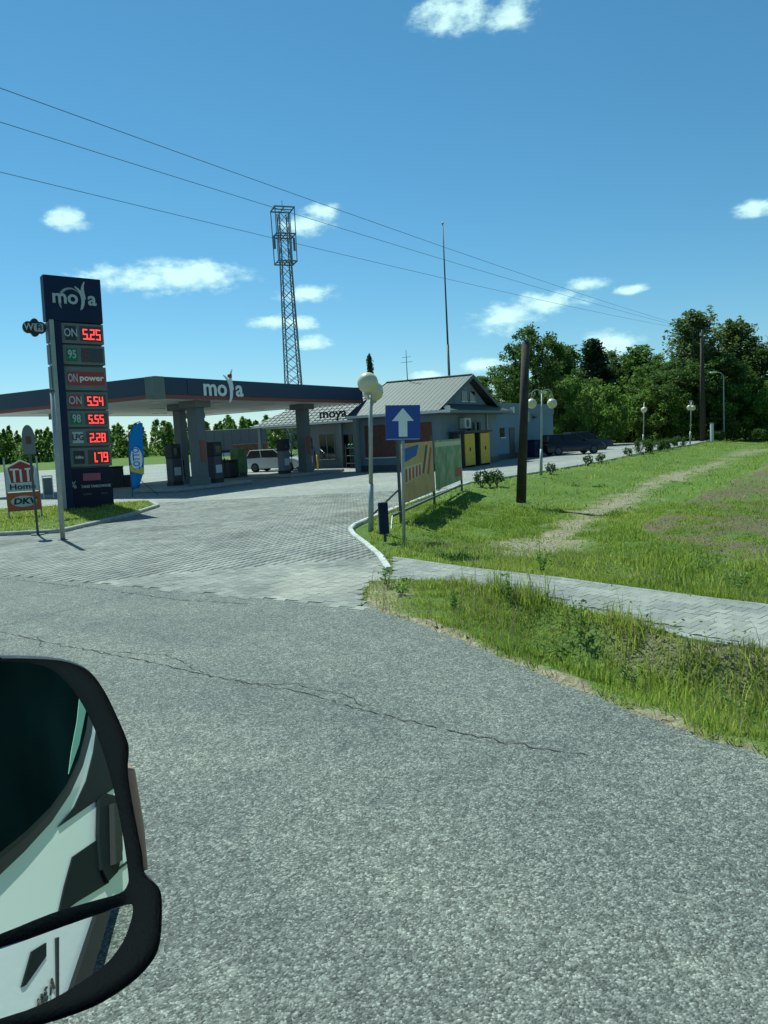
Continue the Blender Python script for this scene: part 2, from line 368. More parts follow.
def sheet(name, poly, z, m, skirt=.14):
    mb = MB(); mb.prism([(p[0], p[1], z-skirt) for p in poly], (0, 0, skirt)); o = mb.build(name, m); bm = bmesh.new(); bm.from_mesh(o.data)
    bmesh.ops.triangulate(bm, faces=[f for f in bm.faces if len(f.verts) > 4]); bm.to_mesh(o.data); bm.free(); return struct(o)
# ragged asphalt edge
edge = []
for a, c in zip(ROADE[:-1], ROADE[1:]):
    k = max(2, int(np.linalg.norm(c-a)/.09)) if np.linalg.norm(c-a) < 5 else 2
    for j in range(k):
        p = a+(c-a)*j/k; edge.append(p[:2]+np.array([rd[1], -rd[0]])*random.uniform(-.025, .03))
ROADP = [LEFT, W0]+edge+ROAD[-4:]
road = sheet('road', ROADP, 0.0, m)
# cracks that wander over the asphalt
mat('crack_dark', (.035, .035, .034), .95)
def crack(pts, wd, jit, seed):
    r_ = np.random.default_rng(seed); P = [np.array(G(*p)) for p in pts]; Q = []
    for a, c in zip(P[:-1], P[1:]):
        k = max(2, int(np.linalg.norm(c-a)/.05)); d = (c-a)/np.linalg.norm(c-a); nn = np.array([-d[1], d[0], 0])
        for j in range(k): Q.append(a+(c-a)*j/k+nn*r_.normal(0, jit))
    Q = np.array(Q); mb = MB(); V = []; 
    for i, p in enumerate(Q):
        d = Q[min(i+1, len(Q)-1)]-Q[max(i-1, 0)]; d /= np.linalg.norm(d)+1e-9; nn = np.array([-d[1], d[0], 0]); ww = wd*abs(r_.normal(.75, .5))+.001
        V += [p+nn*ww/2+[0, 0, .004], p-nn*ww/2+[0, 0, .004]]
    mb.add(V, [(2*i, 2*i+1, 2*i+3, 2*i+2) for i in range(len(Q)-1)])
    o = mb.build('crack', 'crack_dark', road); return o
crack([(0, 632), (60, 645), (140, 660), (220, 678), (300, 692), (370, 712), (450, 731), (530, 747), (600, 757)], .011, .012, 1)
crack([(95, 651), (165, 655), (188, 664), (205, 675)], .007, .014, 2)
crack([(240, 683), (290, 684), (345, 695), (368, 710)], .007, .014, 3)
crack([(0, 640), (38, 637), (42, 648)], .010, .01, 4)
crack([(0, 578), (90, 588), (180, 600), (250, 604)], .010, .012, 5)
crack([(120, 531), (220, 529), (345, 535)], .012, .012, 6)

# paving: double-T concrete pavers, one by one near the camera
mat('joint_sand', (.16, .155, .14), .95, var=.25, scale=8)
def paver_mat(name, by_object, lo, hi):
    m = bpy.data.materials.new(name); m.use_nodes = True; MATS[name] = m
    n, l = m.node_tree.nodes, m.node_tree.links; b = n['Principled BSDF']; b.inputs['Roughness'].default_value = .85; b.inputs['Specular IOR Level'].default_value = .3
    if by_object: src = n.new('ShaderNodeObjectInfo').outputs['Random']
    else:
        a = n.new('ShaderNodeAttribute'); a.attribute_name = 'rnd'; src = a.outputs['Fac']
    c = ramp_(n, l, src, [(0, lo), (1, hi)])
    g = n.new('ShaderNodeNewGeometry'); nn = n.new('ShaderNodeTexNoise'); nn.inputs['Scale'].default_value = 1.1; nn.inputs['Detail'].default_value = 7; l.new(g.outputs['Position'], nn.inputs['Vector'])
    s = ramp_(n, l, nn.outputs[0], [(.3, (.78, .78, .79)), (.7, (1.12, 1.1, 1.06))])
    n2 = n.new('ShaderNodeTexNoise'); n2.inputs['Scale'].default_value = 70; n2.inputs['Detail'].default_value = 3; l.new(g.outputs['Position'], n2.inputs['Vector'])
    s2 = ramp_(n, l, n2.outputs[0], [(.3, (.75, .75, .75)), (.7, (1.2, 1.2, 1.2))])
    for z in (s, s2):
        x = n.new('ShaderNodeMix'); x.data_type = 'RGBA'; x.blend_type = 'MULTIPLY'; x.inputs[0].default_value = 1
        l.new(c, x.inputs[6]); l.new(z, x.inputs[7]); c = x.outputs[2]
    vd = n.new('ShaderNodeVectorMath'); vd.operation = 'DISTANCE'; l.new(g.outputs['Position'], vd.inputs[0]); vd.inputs[1].default_value = tuple(G(338, 583))
    ma = n.new('ShaderNodeMath'); ma.operation = 'MULTIPLY_ADD'; l.new(nn.outputs[0], ma.inputs[0]); ma.inputs[1].default_value = -1.5; l.new(vd.outputs['Value'], ma.inputs[2])
    sf = ramp_(n, l, ma.outputs[0], [(0, (.4, .4, .4)), (.22, (0, 0, 0))])
    rgb = n.new('ShaderNodeRGB'); rgb.outputs[0].default_value = (.42, .39, .33, 1); c = mixc(n, l, sf, c, rgb.outputs[0])
    n3 = n.new('ShaderNodeTexNoise'); n3.inputs['Scale'].default_value = .45; n3.inputs['Detail'].default_value = 8; l.new(g.outputs['Position'], n3.inputs['Vector'])
    s3 = ramp_(n, l, n3.outputs[0], [(.33, (.70, .70, .71)), (.5, (1, 1, 1))]); x = n.new('ShaderNodeMix'); x.data_type = 'RGBA'; x.blend_type = 'MULTIPLY'; x.inputs[0].default_value = 1
    l.new(c, x.inputs[6]); l.new(s3, x.inputs[7]); c = x.outputs[2]
    l.new(c, b.inputs['Base Color'])
PLO, PHI = (.235, .234, .222), (.34, .337, .315)
paver_mat('paver_one', True, PLO, PHI); paver_mat('paver_many', False, PLO, PHI)
OUT = np.array([(-10, -8.25), (10, -8.25), (10, -5), (7.3, -2.6), (7.3, 2.6), (10, 5), (10, 8.25), (-10, 8.25), (-10, 5), (-7.3, 2.6), (-7.3, -2.6), (-10, -5)])*.01
PITCHX, PITCHY = .174, .166
def lay(parent, ax, origin, test, keep, nmax=300):
    """pavers in columns along ax; test(points) says which are on this surface"""
    ax = np.asarray(ax, float); ax /= np.linalg.norm(ax); cx = np.array([ax[1], -ax[0]])
    I, J = np.meshgrid(np.arange(-160, 160), np.arange(-160, 160)); I = I.ravel(); J = J.ravel()
    C = np.asarray(origin)+I[:, None]*PITCHX*cx+(J[:, None]+.5*(I % 2)[:, None])*PITCHY*ax
    C = C[test(C)]
    d = np.hypot(C[:, 0], C[:, 1]); C = C[np.argsort(d)]
    inview = keep(C); near = C[inview][:nmax]; rest = np.concatenate([C[inview][nmax:], C[~inview]])
    me = None
    for k, c in enumerate(near):
        if me is None:
            mb = MB(); o12 = OUT*.972; top = [(*(cx*x+ax*y), 0.0) for x, y in o12]; low = [(p[0], p[1], -.02) for p in top]
            nn = len(top); mb.add(top+low, [tuple(range(nn))]+[(i, (i+1) % nn, nn+(i+1) % nn, nn+i) for i in range(nn)])
            o = mb.build('paver', 'paver_one', parent); me = o.data
        else:
            o = bpy.data.objects.new('paver', me); COL.objects.link(o); o.parent = parent
        o.location = (c[0], c[1], .003+random.uniform(-.0015, .0015)); o.rotation_euler = (random.gauss(0, .006), random.gauss(0, .006), random.gauss(0, .006))
    if len(rest):
        o12 = OUT*.972; sh = np.stack([o12[:, 0:1]*cx+o12[:, 1:2]*ax], 0)[0]; nn = 12; K = len(rest)
        th = rng.normal(0, .006, K); 
        top = rest[:, None, :]+sh[None]; zt = np.repeat((.003+rng.uniform(-.0015, .0015, K))[:, None], nn, 1)+sh[None, :, 0]*rng.normal(0, .006, (K, 1))+sh[None, :, 1]*rng.normal(0, .006, (K, 1))
        V = np.concatenate([np.concatenate([top, zt[..., None]], 2), np.concatenate([top, np.full((K, nn, 1), -.014)], 2)], 1).reshape(-1, 3)
        loc = list(range(nn)); 
        for i in range(nn): loc += [i, nn+i, nn+(i+1) % nn, (i+1) % nn]
        lp = (np.arange(K)[:, None]*24+np.array(loc)[None]).ravel(); sz = np.tile([12]+[4]*12, K)
        o = fast_mesh('pavers', V, lp, sz, np.repeat(rng.uniform(0, 1, K), 24), 'paver_many', parent)
        bm = bmesh.new(); bm.from_mesh(o.data); bmesh.ops.recalc_face_normals(bm, faces=bm.faces); bm.to_mesh(o.data); bm.free()
        tag(o, kind='stuff')
    return len(C)
def in_frame(C, m_=10):
    zc = C[:, 1]*cP+EYE*sP; u_ = C[:, 0]/zc*FPX; return (np.abs(u_) < 384+m_*4)
NEARY = 27.0
near_poly_test = lambda C: inside_poly(C, FORE) & (C[:, 1] < NEARY) & (C[:, 0] > -.56*C[:, 1]-1.5)
def clip_y(poly, y, below):
    out = []
    for a, c in zip(poly, poly[1:]+poly[:1]):
        ia = (a[1] <= y) == below; ic = (c[1] <= y) == below
        if ia: out.append(a)
        if ia != ic: out.append(a+(c-a)*((y-a[1])/(c[1]-a[1])))
    return out
fore_base = sheet('forecourt', clip_y(FORE, NEARY, True), -.007, MATS['joint_sand'], .08)
# far forecourt: pieces too small to tell apart
m = bpy.data.materials.new('far_paving'); m.use_nodes = True; MATS['far_paving'] = m
n, l = m.node_tree.nodes, m.node_tree.links; b = n['Principled BSDF']; b.inputs['Roughness'].default_value = .85
g = n.new('ShaderNodeTexCoord'); mpn = n.new('ShaderNodeMapping'); mpn.inputs['Rotation'].default_value = (0, 0, math.atan2(.538, .843)); l.new(g.outputs['Object'], mpn.inputs[0])
br = n.new('ShaderNodeTexBrick'); br.inputs['Scale'].default_value = 1; br.inputs['Brick Width'].default_value = .174; br.inputs['Row Height'].default_value = .166; br.inputs['Mortar Size'].default_value = .006
br.inputs['Color1'].default_value = (*PLO, 1); br.inputs['Color2'].default_value = (*PHI, 1); br.inputs['Mortar'].default_value = (.15, .145, .13, 1); l.new(mpn.outputs[0], br.inputs[0])
sg = ramp_(n, l, N_(n, l, g, .3, 7).outputs[0], [(.3, (.8, .8, .81)), (.7, (1.12, 1.1, 1.06))])
x = n.new('ShaderNodeMix'); x.data_type = 'RGBA'; x.blend_type = 'MULTIPLY'; x.inputs[0].default_value = 1; l.new(br.outputs[0], x.inputs[6]); l.new(sg, x.inputs[7]); l.new(x.outputs[2], b.inputs['Base Color'])
ff = sheet('forecourt_far', clip_y(FORE, NEARY-.05, False), 0.006, m, .08)
lay(fore_base, pdir, W0, near_poly_test, in_frame)
# footpath
path = sheet('footpath', PATH, -.008, MATS['joint_sand'], .2)
lay(path, pd[:2], PU[0][:2], lambda C: inside_poly(C, PATH) & (seg_dist(C, PU) > .05) & (seg_dist(C, PL) > .06), in_frame)

# kerb stones
mat('concrete', (.33, .33, .315), .85, var=.22, scale=5, bump=.3)
mat('concrete_white', (.50, .50, .48), .85, var=.25, scale=6, bump=.3)
def kerb(name, line, wd, z0, z1, m, step=1.0, parent=None):
    root = parent
    if root is None:
        root = bpy.data.objects.new(name, None); COL.objects.link(root); struct(root)
    L = [np.asarray(p)[:2] for p in line]; S = [0]
    for a, c in zip(L[:-1], L[1:]): S.append(S[-1]+np.linalg.norm(c-a))
    at = lambda s: np.array([np.interp(s, S, [p[0] for p in L]), np.interp(s, S, [p[1] for p in L])])
    s = 0
    while s < S[-1]-.05:
        e = min(s+step, S[-1]); k = max(1, int((e-s)/.25)); mb = MB(); rows = []
        for j in range(k+1):
            q_ = s+.006+(e-s-.012)*j/k; p = at(q_); d = at(min(q_+.02, S[-1]))-at(max(q_-.02, 0)); d /= np.linalg.norm(d); nn = np.array([-d[1], d[0]])*wd/2
            c_ = .02; a_, b2 = p+nn, p-nn; ai, bi = p+nn*(1-c_/wd*2), p-nn*(1-c_/wd*2)
            rows.append([(*a_, z0), (*a_, z1-c_), (*ai, z1), (*bi, z1), (*b2, z1-c_), (*b2, z0)])
        V = [v for r_ in rows for v in r_]; F = []
        for j in range(k):
            for i in range(5): F.append((6*j+i, 6*j+i+1, 6*j+6+i+1, 6*j+6+i))
        F += [tuple(range(5, -1, -1)), tuple(6*k+i for i in range(6))]
        mb.add(V, F).build('kerb_stone', m, root); s = e
    return root
kerb('kerb', KERB+FE[:1], .105, -.15, .06, 'concrete_white', .9)
kerb('verge_kerb', FE, .12, -.15, .05, 'concrete', 4.0)
kerb('path_edging', [p for p in PL], .06, -.25, .006, 'concrete', 1.0)
kerb('path_edging', [p for p in PU], .06, -.2, .008, 'concrete', 1.0)

# ------------------------------------------------------------------ grass (countless blades)
leaf_mat('grass_blade', (.075, .145, .022), (.29, .365, .062), .47, cc=(.52, .44, .16))
leaf_mat('grass_dry', (.20, .17, .08), (.36, .31, .18), .3)
leaf_mat('weed_leaf', (.05, .12, .025), (.16, .26, .05), .4)
def scatter(n_, x0, x1, y0, y1): return np.stack([rng.uniform(x0, x1, n_), rng.uniform(y0, y1, n_)], 1)
def onland(P, pad=.02):
    ok = ~(inside_poly(P, ROAD) | inside_poly(P, FORE) | inside_poly(P, PATH))
    return ok & (P[:, 0] > -1)
def frame_ok(P): return (np.abs(P[:, 0]) < .56*P[:, 1]+.6) & (P[:, 1] > 2.5)
def z_at(P): return height(P)
def turf(n_, x0, x1, y0, y1, h0, h1, wd, keepdirt=1.0, m='grass_blade', name='grass', extra=None, lean=.45):
    P = scatter(n_, x0, x1, y0, y1); P = P[onland(P) & frame_ok(P)]
    P = P[rng.uniform(0, 1, len(P)) > dirt_at(P)*keepdirt]
    if extra is not None: P = P[extra(P)]
    dens = .5+.5*vnoise(P, 1.3, 11); clump = np.clip(.55+.5*vnoise(P, 2.2, 12)+.35*vnoise(P, 5, 13), .15, 1.4)
    h = (h0+(h1-h0)*rng.uniform(0, 1, len(P))**1.6)*clump
    rn = np.clip(rng.uniform(0, 1, len(P))*.6+.4*(.5+.5*vnoise(P, .8, 14)), 0, 1)
    o = blades(name, np.column_stack([P, z_at(P)-.01]), h, np.full(len(P), wd)*rng.uniform(.6, 1.3, len(P)), m, lean=lean, rnd=rn)
    return tag(o, kind='stuff')
dline = lambda P: seg_dist(P, PL)+seg_dist(P, ROADE)
a = turf(270000, -.8, 6, 2.6, 11.5, .04, .19, .0075, .93); tag(a, 'fresh green grass on the verge and ditch beside the footpath', 'grass')
a = turf(190000, -.3, 12, 9, 22, .05, .18, .013, .93); tag(a, 'green grass on the bank beyond the footpath', 'grass')
a = turf(150000, 0, 48, 20, 90, .06, .2, .035, .9); tag(a, 'distant green grass field on the right', 'grass')
a = turf(30000, -.8, 7, 2.6, 14, .12, .42, .008, .75, 'grass_dry', 'dry_grass', lambda P: rng.uniform(0, 1, len(P)) < .22+.4*(vnoise(P, .9, 20) > .1)); tag(a, 'straw-coloured dry stems among the verge grass', 'dry grass')
a = turf(34000, .5, 7, 3.2, 10, .14, .42, .011, .85, 'grass_blade', 'tall_grass', lambda P: (seg_dist(P, PL) < 1.5) & (dline(P) < 3.6) & (vnoise(P, 1.2, 21) > .15), .4); tag(a, 'long rank grass growing in the ditch', 'grass')
a = turf(26000, 2, 12, 7, 13, .15, .45, .014, .5, 'grass_blade', 'tall_grass', lambda P: (seg_dist(P, PU) > .4) & (vnoise(P, .8, 22) > .0), .4); tag(a, 'tall tufted grass at the edge of the field', 'grass')
a = turf(60000, .5, 6, 3.2, 11, .05, .2, .009, .35, 'grass_blade', 'edge_grass', lambda P: (seg_dist(P, PL) < .3+.12*vnoise(P, 2, 33)) & (vnoise(P, 1.7, 31) > -.25), .6); tag(a, 'ragged grass tufts along the lower edge of the footpath', 'grass')
a = turf(30000, .3, 6, 4, 12, .05, .2, .009, .3, 'grass_dry', 'edge_stubble', lambda P: (np.minimum(seg_dist(P, PU), seg_dist(P, PL)) < .25) & (vnoise(P, 2.1, 32) > .1), .7); tag(a, 'withered stubble along both edges of the footpath', 'dry grass')
# broad-leaved weeds over soil and verge
P = scatter(110000, -.5, 16, 4, 26); P = P[onland(P) & frame_ok(P)]; P = P[(vnoise(P, 1.4, 23) > .25) | ((inside_poly(P, SOIL)) & (vnoise(P, 2.3, 24) > 0))]; P = P[rng.uniform(0, 1, len(P)) < .55]
nP = len(P); zz = z_at(P)+rng.uniform(.03, .22, nP); dirn = rng.normal(0, 1, (nP, 3)); dirn[:, 2] *= .4; dirn /= np.linalg.norm(dirn, axis=1)[:, None]
oth = np.cross(dirn, rng.normal(0, 1, (nP, 3))); oth /= np.linalg.norm(oth, axis=1)[:, None]; sz = rng.uniform(.008, .02, nP)[:, None]
a = quads('weeds', np.column_stack([P, zz]), dirn*sz*1.3, oth*sz*.6, rng.uniform(0, 1, nP), 'weed_leaf'); tag(a, 'low broad-leaved weeds scattered through the grass', 'weeds', kind='stuff')

# leafy weed plants that stand out on the verge
mat('stem', (.09, .11, .04), .8)
def weed(px, py, h, nl, spread, label, z=-.1, dark=False):
    p = G(px, py, z); o = thing('weed_plant', (p[0], p[1], float(height(np.array([p[:2]]))[0])-.01), 0, label, 'weed')
    st = MB(); P = []; A = []; B = []
    for k in range(max(3, nl//14)):
        az = random.uniform(0, 6.28); lean = random.uniform(0, spread); hh = h*random.uniform(.6, 1)
        tip = Vector((math.cos(az)*lean, math.sin(az)*lean, hh)); st.cyl((0, 0, 0), tip, .004, .002, 5)
        for j in range(24):
            q_ = random.uniform(.2, 1.02); c = np.array(tip)*q_+np.array([random.gauss(0, .035), random.gauss(0, .035), random.gauss(0, .02)])
            d = np.array([random.gauss(0, 1), random.gauss(0, 1), random.gauss(0, .5)]); d /= np.linalg.norm(d); e = np.cross(d, rng.normal(0, 1, 3)); e /= np.linalg.norm(e)
            s = random.uniform(.012, .026); P.append(c+d*s); A.append(d*s*1.5); B.append(e*s*.6)
    st.build('stem', 'stem', o); quads('leaves', np.array(P), np.array(A), np.array(B), rng.uniform(.1, 1, len(P)), 'weed_leaf', o)
weed(560, 640, .42, 110, .30, 'bushy green weed in the ditch, largest of the verge weeds')
weed(580, 628, .5, 60, .22, 'taller slim weed behind the bushy ditch weed')
weed(388, 588, .32, 45, .10, 'small dark weed at the kerb end by the footpath', 0)
weed(402, 596, .22, 40, .12, 'low weed on the bare corner of the verge', 0)
weed(508, 598, .35, 30, .07, 'slender weed standing at the footpath edge in mid verge', 0)
weed(455, 604, .25, 30, .07, 'short weed in the verge near the asphalt corner', 0)
weed(640, 655, .30, 50, .2, 'leafy weed low in the ditch under the path edge')
weed(541, 572, .45, 60, .14, 'upright weed beyond the footpath beside the dirt track', -.05)
weed(700, 555, .35, 120, .45, 'broad leafy clump at the edge of the dug soil', -.2)
weed(735, 568, .4, 120, .4, 'broad leafy clump by the footpath at the right edge', -.1)
weed(612, 512, .3, 70, .28, 'isolated low clump on the dirt track', -.3)

# ------------------------------------------------------------------ materials for built things
mat('navy', (.009, .020, .058), .5, var=.1, scale=2, spec=.2); mat('navy_dark', (.006, .011, .032), .5, spec=.2)
mat('grey_panel', (.15, .175, .165), .55, var=.1, scale=3, spec=.3); mat('grey_mid', (.13, .15, .15), .5); mat('white_print', (.75, .78, .78), .5)
mat('silver_print', (.42, .46, .48), .4); mat('fascia_blue', (.010, .026, .065), .45, var=.08, scale=1); mat('red_stripe', (.20, .05, .035), .5)
mat('black', (.01, .01, .011), .5); mat('black_gloss', (.012, .012, .014), .15); mat('rubber', (.015, .015, .016), .85); mat('off_black', (.025, .026, .028), .6, var=.2)
mat('led_red', (1, .03, .03), .5, emit=3.2); mat('led_dim', (.30, .02, .03), .5); mat('green_sign', (.012, .16, .06), .5); mat('red_sign', (.30, .03, .025), .5); mat('pink_sign', (.30, .07, .11), .6)
mat('steel', (.30, .32, .32), .45, metal=.5, var=.1); mat('steel_dark', (.07, .08, .085), .5, metal=.3); mat('galv', (.36, .38, .37), .55, metal=.35, var=.12, scale=9)
mat('soffit', (.70, .72, .68), .6); mat('column_clad', (.12, .135, .145), .5, var=.08); mat('wall_grey', (.165, .21, .25), .85, var=.07, scale=1.5); mat('wall_blue', (.15, .22, .29), .85, var=.06, scale=1.2)
mat('wall_shop', (.20, .23, .235), .85, var=.05, scale=2); mat('roof_metal', (.062, .07, .072), .65, metal=0, var=.12, scale=1.5); mat('gutter_white', (.7, .7, .68), .5); mat('roof_tile', (.15, .16, .16), .7, var=.15, scale=2)
mat('glass_dark', (.012, .016, .02), .06); mat('brown_panel', (.12, .05, .035), .7, var=.2); mat('yellow', (.62, .40, .015), .5, var=.1); mat('blue_sign', (.01, .05, .30), .4)
mat('opal', (.66, .58, .40), .3); mat('wood_pole', (.045, .036, .028), .9, var=.35, scale=4, bump=.5); mat('flag_blue', (.015, .20, .60), .6); mat('flag_yellow', (.6, .5, .05), .6)
mat('orange_sign', (.42, .10, .03), .5); mat('white_board', (.55, .58, .57), .55); mat('trailer_grey', (.10, .115, .13), .6, var=.08); mat('rust_brown', (.13, .06, .035), .8, var=.3, scale=3)
mat('car_white', (.55, .57, .58), .25, coat=.6); mat('car_black', (.010, .008, .012), .22, spec=.5); mat('car_grey', (.025, .026, .032), .3, spec=.4); mat('car_red', (.22, .02, .02), .25, coat=1); mat('lamp_glass', (.6, .62, .62), .1); mat('tail_red', (.35, .01, .01), .2)
mat('tan_banner', (.62, .38, .15), .7, var=.15, scale=2); mat('green_banner', (.14, .24, .10), .7, var=.3, scale=2); mat('banner_blue', (.05, .10, .38), .7); mat('banner_red', (.50, .08, .05), .7); mat('banner_cream', (.68, .60, .42), .7); mat('banner_brown', (.14, .07, .04), .7)

# ------------------------------------------------------------------ grass island on the left
ISL = pix([(-60, 540), (0, 536), (60, 533), (128, 517), (158, 507), (150, 503), (118, 505), (0, 511), (-60, 514)])
mat('island_turf', (.06, .10, .025), .95, col2=(.14, .19, .05), scale=7, bump=.6)
isl = sheet('grass_island', [p[:2] for p in ISL], .075, MATS['island_turf'], .15)
P = scatter(70000, -16, -6, 17, 29); P = P[inside_poly(P, ISL) & (seg_dist(P, ISL+[ISL[0]]) > .1)]
hh = rng.uniform(.03, .12, len(P))*np.clip(.7+.6*vnoise(P, 1.5, 30), .2, 1.3)
a = blades('island_grass', np.column_stack([P, np.full(len(P), .07)]), hh, rng.uniform(.012, .022, len(P)), 'grass_blade'); tag(a, 'mown grass on the island round the price pylon', 'grass', kind='stuff')
kerb('island_kerb', ISL[1:7], .13, -.1, .10, 'concrete', 1.0)

# ------------------------------------------------------------------ price pylon
pl = G(60, 513); PYL = thing('price_pylon', (pl[0], pl[1], .04), math.atan2(.58, .81), 'tall navy fuel price pylon with red digits and round-lobed wifi sign', 'price sign'); PYL.scale = (.84*1.45, 1.45, .974*1.45); PYL.rotation_euler[1] = R(1.2)
def arc(cx, cz, r, a0, a1, w0, w1, n=14):            # crescent strip in the x,z plane
    o_ = []; i_ = []
    for k in range(n+1):
        t = k/n; a = R(a0+(a1-a0)*t); ww = (w0*(1-t)+w1*t)*math.sin(math.pi*min(1, t*.9+.1))**.6
        o_.append((cx+(r+ww/2)*math.cos(a), cz+(r+ww/2)*math.sin(a))); i_.append((cx+(r-ww/2)*math.cos(a), cz+(r-ww/2)*math.sin(a)))
    return o_+i_[::-1]
def decal(name, pts, m, parent, y, t=.006): return MB().prism([(p[0], y, p[1]) for p in pts], (0, t, 0)).build(name, m, parent)
def rect(x0, x1, z0, z1): return [(x0, z0), (x1, z0), (x1, z1), (x0, z1)]
def moya(parent, x, z, s, m, y, orb=None, gap=True):  # letters with the swooping figure in place of the y
    text('letters', 'mo', m, parent, x-.30*s, y, z, s*.52, 'CENTER', bold=.012*s, width=1.15, ext=.01)
    text('letters', 'a', m, parent, x+.52*s, y, z, s*.52, 'CENTER', bold=.012*s, width=1.2, ext=.01)
    decal('emblem_stroke', arc(x-.16*s, z-.06*s, .40*s, 66, -40, .05*s, .15*s), m, parent, y-.01, .02)
    decal('emblem_stroke', arc(x+.66*s, z+.22*s, .42*s, 146, 216, .05*s, .15*s), m, parent, y-.013, .02)
    if orb: MB().ball((x+.22*s, y, z+.30*s), .055*s, 12, 8).build('emblem_dot', orb, parent, True)
box('post', 'navy', PYL, .14, .33, -.16, .16, .62, 5.0, bevel=.03)
box('post_strip', 'steel', PYL, .03, .14, -.17, .10, -.02, 5.0)
box('logo_panel', 'navy', PYL, -.04, 1.42, -.14, .16, 4.98, 6.0, bevel=.02)
box('spine', 'grey_mid', PYL, .05, 1.38, .0, .12, .66, 4.98)
moya(PYL, .72, 5.52, .84, 'silver_print', -.155)
decal('emblem_ring', arc(.62, 5.43, .30, 40, 215, .02, .10), 'steel', PYL, -.149, .006)
rows = [(4.96, 4.50, 'ON', 'off_black', '5.25', 'led_red'), (4.46, 4.02, '95', 'green_sign', '5', 'led_dim'), (3.97, 3.43, None, None, None, None), (3.39, 2.99, 'ON', 'red_sign', '5.54', 'led_red'),
        (2.96, 2.58, '98', 'green_sign', '5.55', 'led_red'), (2.54, 2.14, 'LPG', 'silver_print', '2.28', 'led_red'), (2.10, 1.66, 'AdBlue', 'off_black', '1.79', 'led_red')]
SEG = {'0': 'abcdef', '1': 'bc', '2': 'abged', '3': 'abgcd', '4': 'fgbc', '5': 'afgcd', '7': 'abc', '8': 'abcdefg', '9': 'abcdfg'}
def digit(ch, x, z, h, m, parent, y):
    w_ = h*.50; t = h*.11; mb = MB(); H2 = h/2
    S_ = {'a': (0, w_, h-t, h), 'g': (0, w_, H2-t/2, H2+t/2), 'd': (0, w_, 0, t), 'f': (0, t, H2, h), 'e': (0, t, 0, H2), 'b': (w_-t, w_, H2, h), 'c': (w_-t, w_, 0, H2)}
    for s in SEG[ch]:
        x0, x1, z0, z1 = S_[s]; g_ = t*.12; mb.box(x+x0+g_, x+x1-g_, y-.004, y+.004, z+z0+g_, z+z1-g_)
    mb.build('digit', m, parent)
for zt, zb, lab, lm, val, vm in rows:
    pn = box('price_panel', 'grey_panel', PYL, .0, 1.42, -.11, .15, zb, zt, bevel=.01); hgt = zt-zb
    if lab is None:
        decal('fuel_badge', rect(.40, 1.36, zb+.12, zt-.12), 'red_sign', pn, -.124, .012); text('fuel_name', 'ON', 'silver_print', pn, .535, -.128, (zt+zb)/2, .26, bold=.006, width=.62)
        text('fuel_name', 'power', 'white_print', pn, 1.02, -.128, (zt+zb)/2+.01, .19, bold=.005, width=1.25); continue
    decal('fuel_badge', rect(.42, .70, zb+.07, zt-.07), lm, pn, -.124, .012)
    text('fuel_name', lab, 'silver_print' if lm != 'silver_print' else 'off_black', pn, .56, -.128, (zt+zb)/2, {2: .26, 3: .20, 6: .085}[len(lab)], bold=.004, width=.85)
    decal('display', rect(.80, 1.36, zb+.06, zt-.06), 'black_gloss', pn, -.122, .010); dh = hgt*.52; x_ = .87
    for ch in val:
        if ch == '.': box('digit', vm, pn, x_-.02, x_+.012, -.132, -.124, zb+hgt*.21, zb+hgt*.21+.035); x_ += .03; continue
        digit(ch, x_, zb+hgt*.21, dh, vm, pn, -.13); x_ += dh*.52+.03
ft = box('footer_panel', 'navy_dark', PYL, .08, 1.40, -.12, .15, .64, 1.62, bevel=.01)
decal('footer_strip', rect(.62, 1.08, 1.33, 1.50), 'pink_sign', ft, -.134, .012); text('footer_text', 'TANIE TANKOWANIE', 'silver_print', ft, .95, -.128, 1.19, .088, bold=.002, width=.9)
text('footer_mark', '%', 'silver_print', ft, .36, -.128, 1.24, .24); text('footer_text', 'szybko', 'grey_panel', ft, .70, -.128, 1.02, .08); text('footer_text', 'tanio', 'grey_panel', ft, 1.15, -.128, 1.02, .08)
mb = MB()
for cx, cz, r_ in ((-.30, 4.82, .17), (-.46, 4.82, .13), (-.15, 4.82, .13), (-.30, 4.92, .10), (-.30, 4.72, .10)): mb.cyl((cx, -.06+r_*.02, cz), (cx, .03-r_*.02, cz), r_, n=24)
wf = mb.build('wifi_sign', 'black', PYL); text('wifi_text', 'Wi', 'silver_print', wf, -.43, -.066, 4.82, .22, bold=.004); box('wifi_tile', 'silver_print', wf, -.30, -.10, -.064, -.057, 4.73, 4.91, bevel=.01); text('wifi_text', 'Fi', 'black', wf, -.20, -.072, 4.82, .19, bold=.004)

for ch in PYL.children_recursive: ch.data.transform(Matrix.Translation((0, 0, -.64)))
p = G(63, 540); SP = thing('slim_post', (p[0], p[1], -.01), 0, 'slim grey post standing on the paving in front of the price pylon', 'post'); MB().cyl((0, 0, 0), (.07, 0, 3.3), .055, .05, 10).build('shaft', 'galv', SP, True); MB().cyl((.07, 0, 3.301), (.07, 0, 3.36), .06, .04, 10).build('cap', 'steel_dark', SP, True); MB().cyl((0, 0, 0), (0, 0, .03), .11, n=14).build('foot', 'steel_dark', SP)
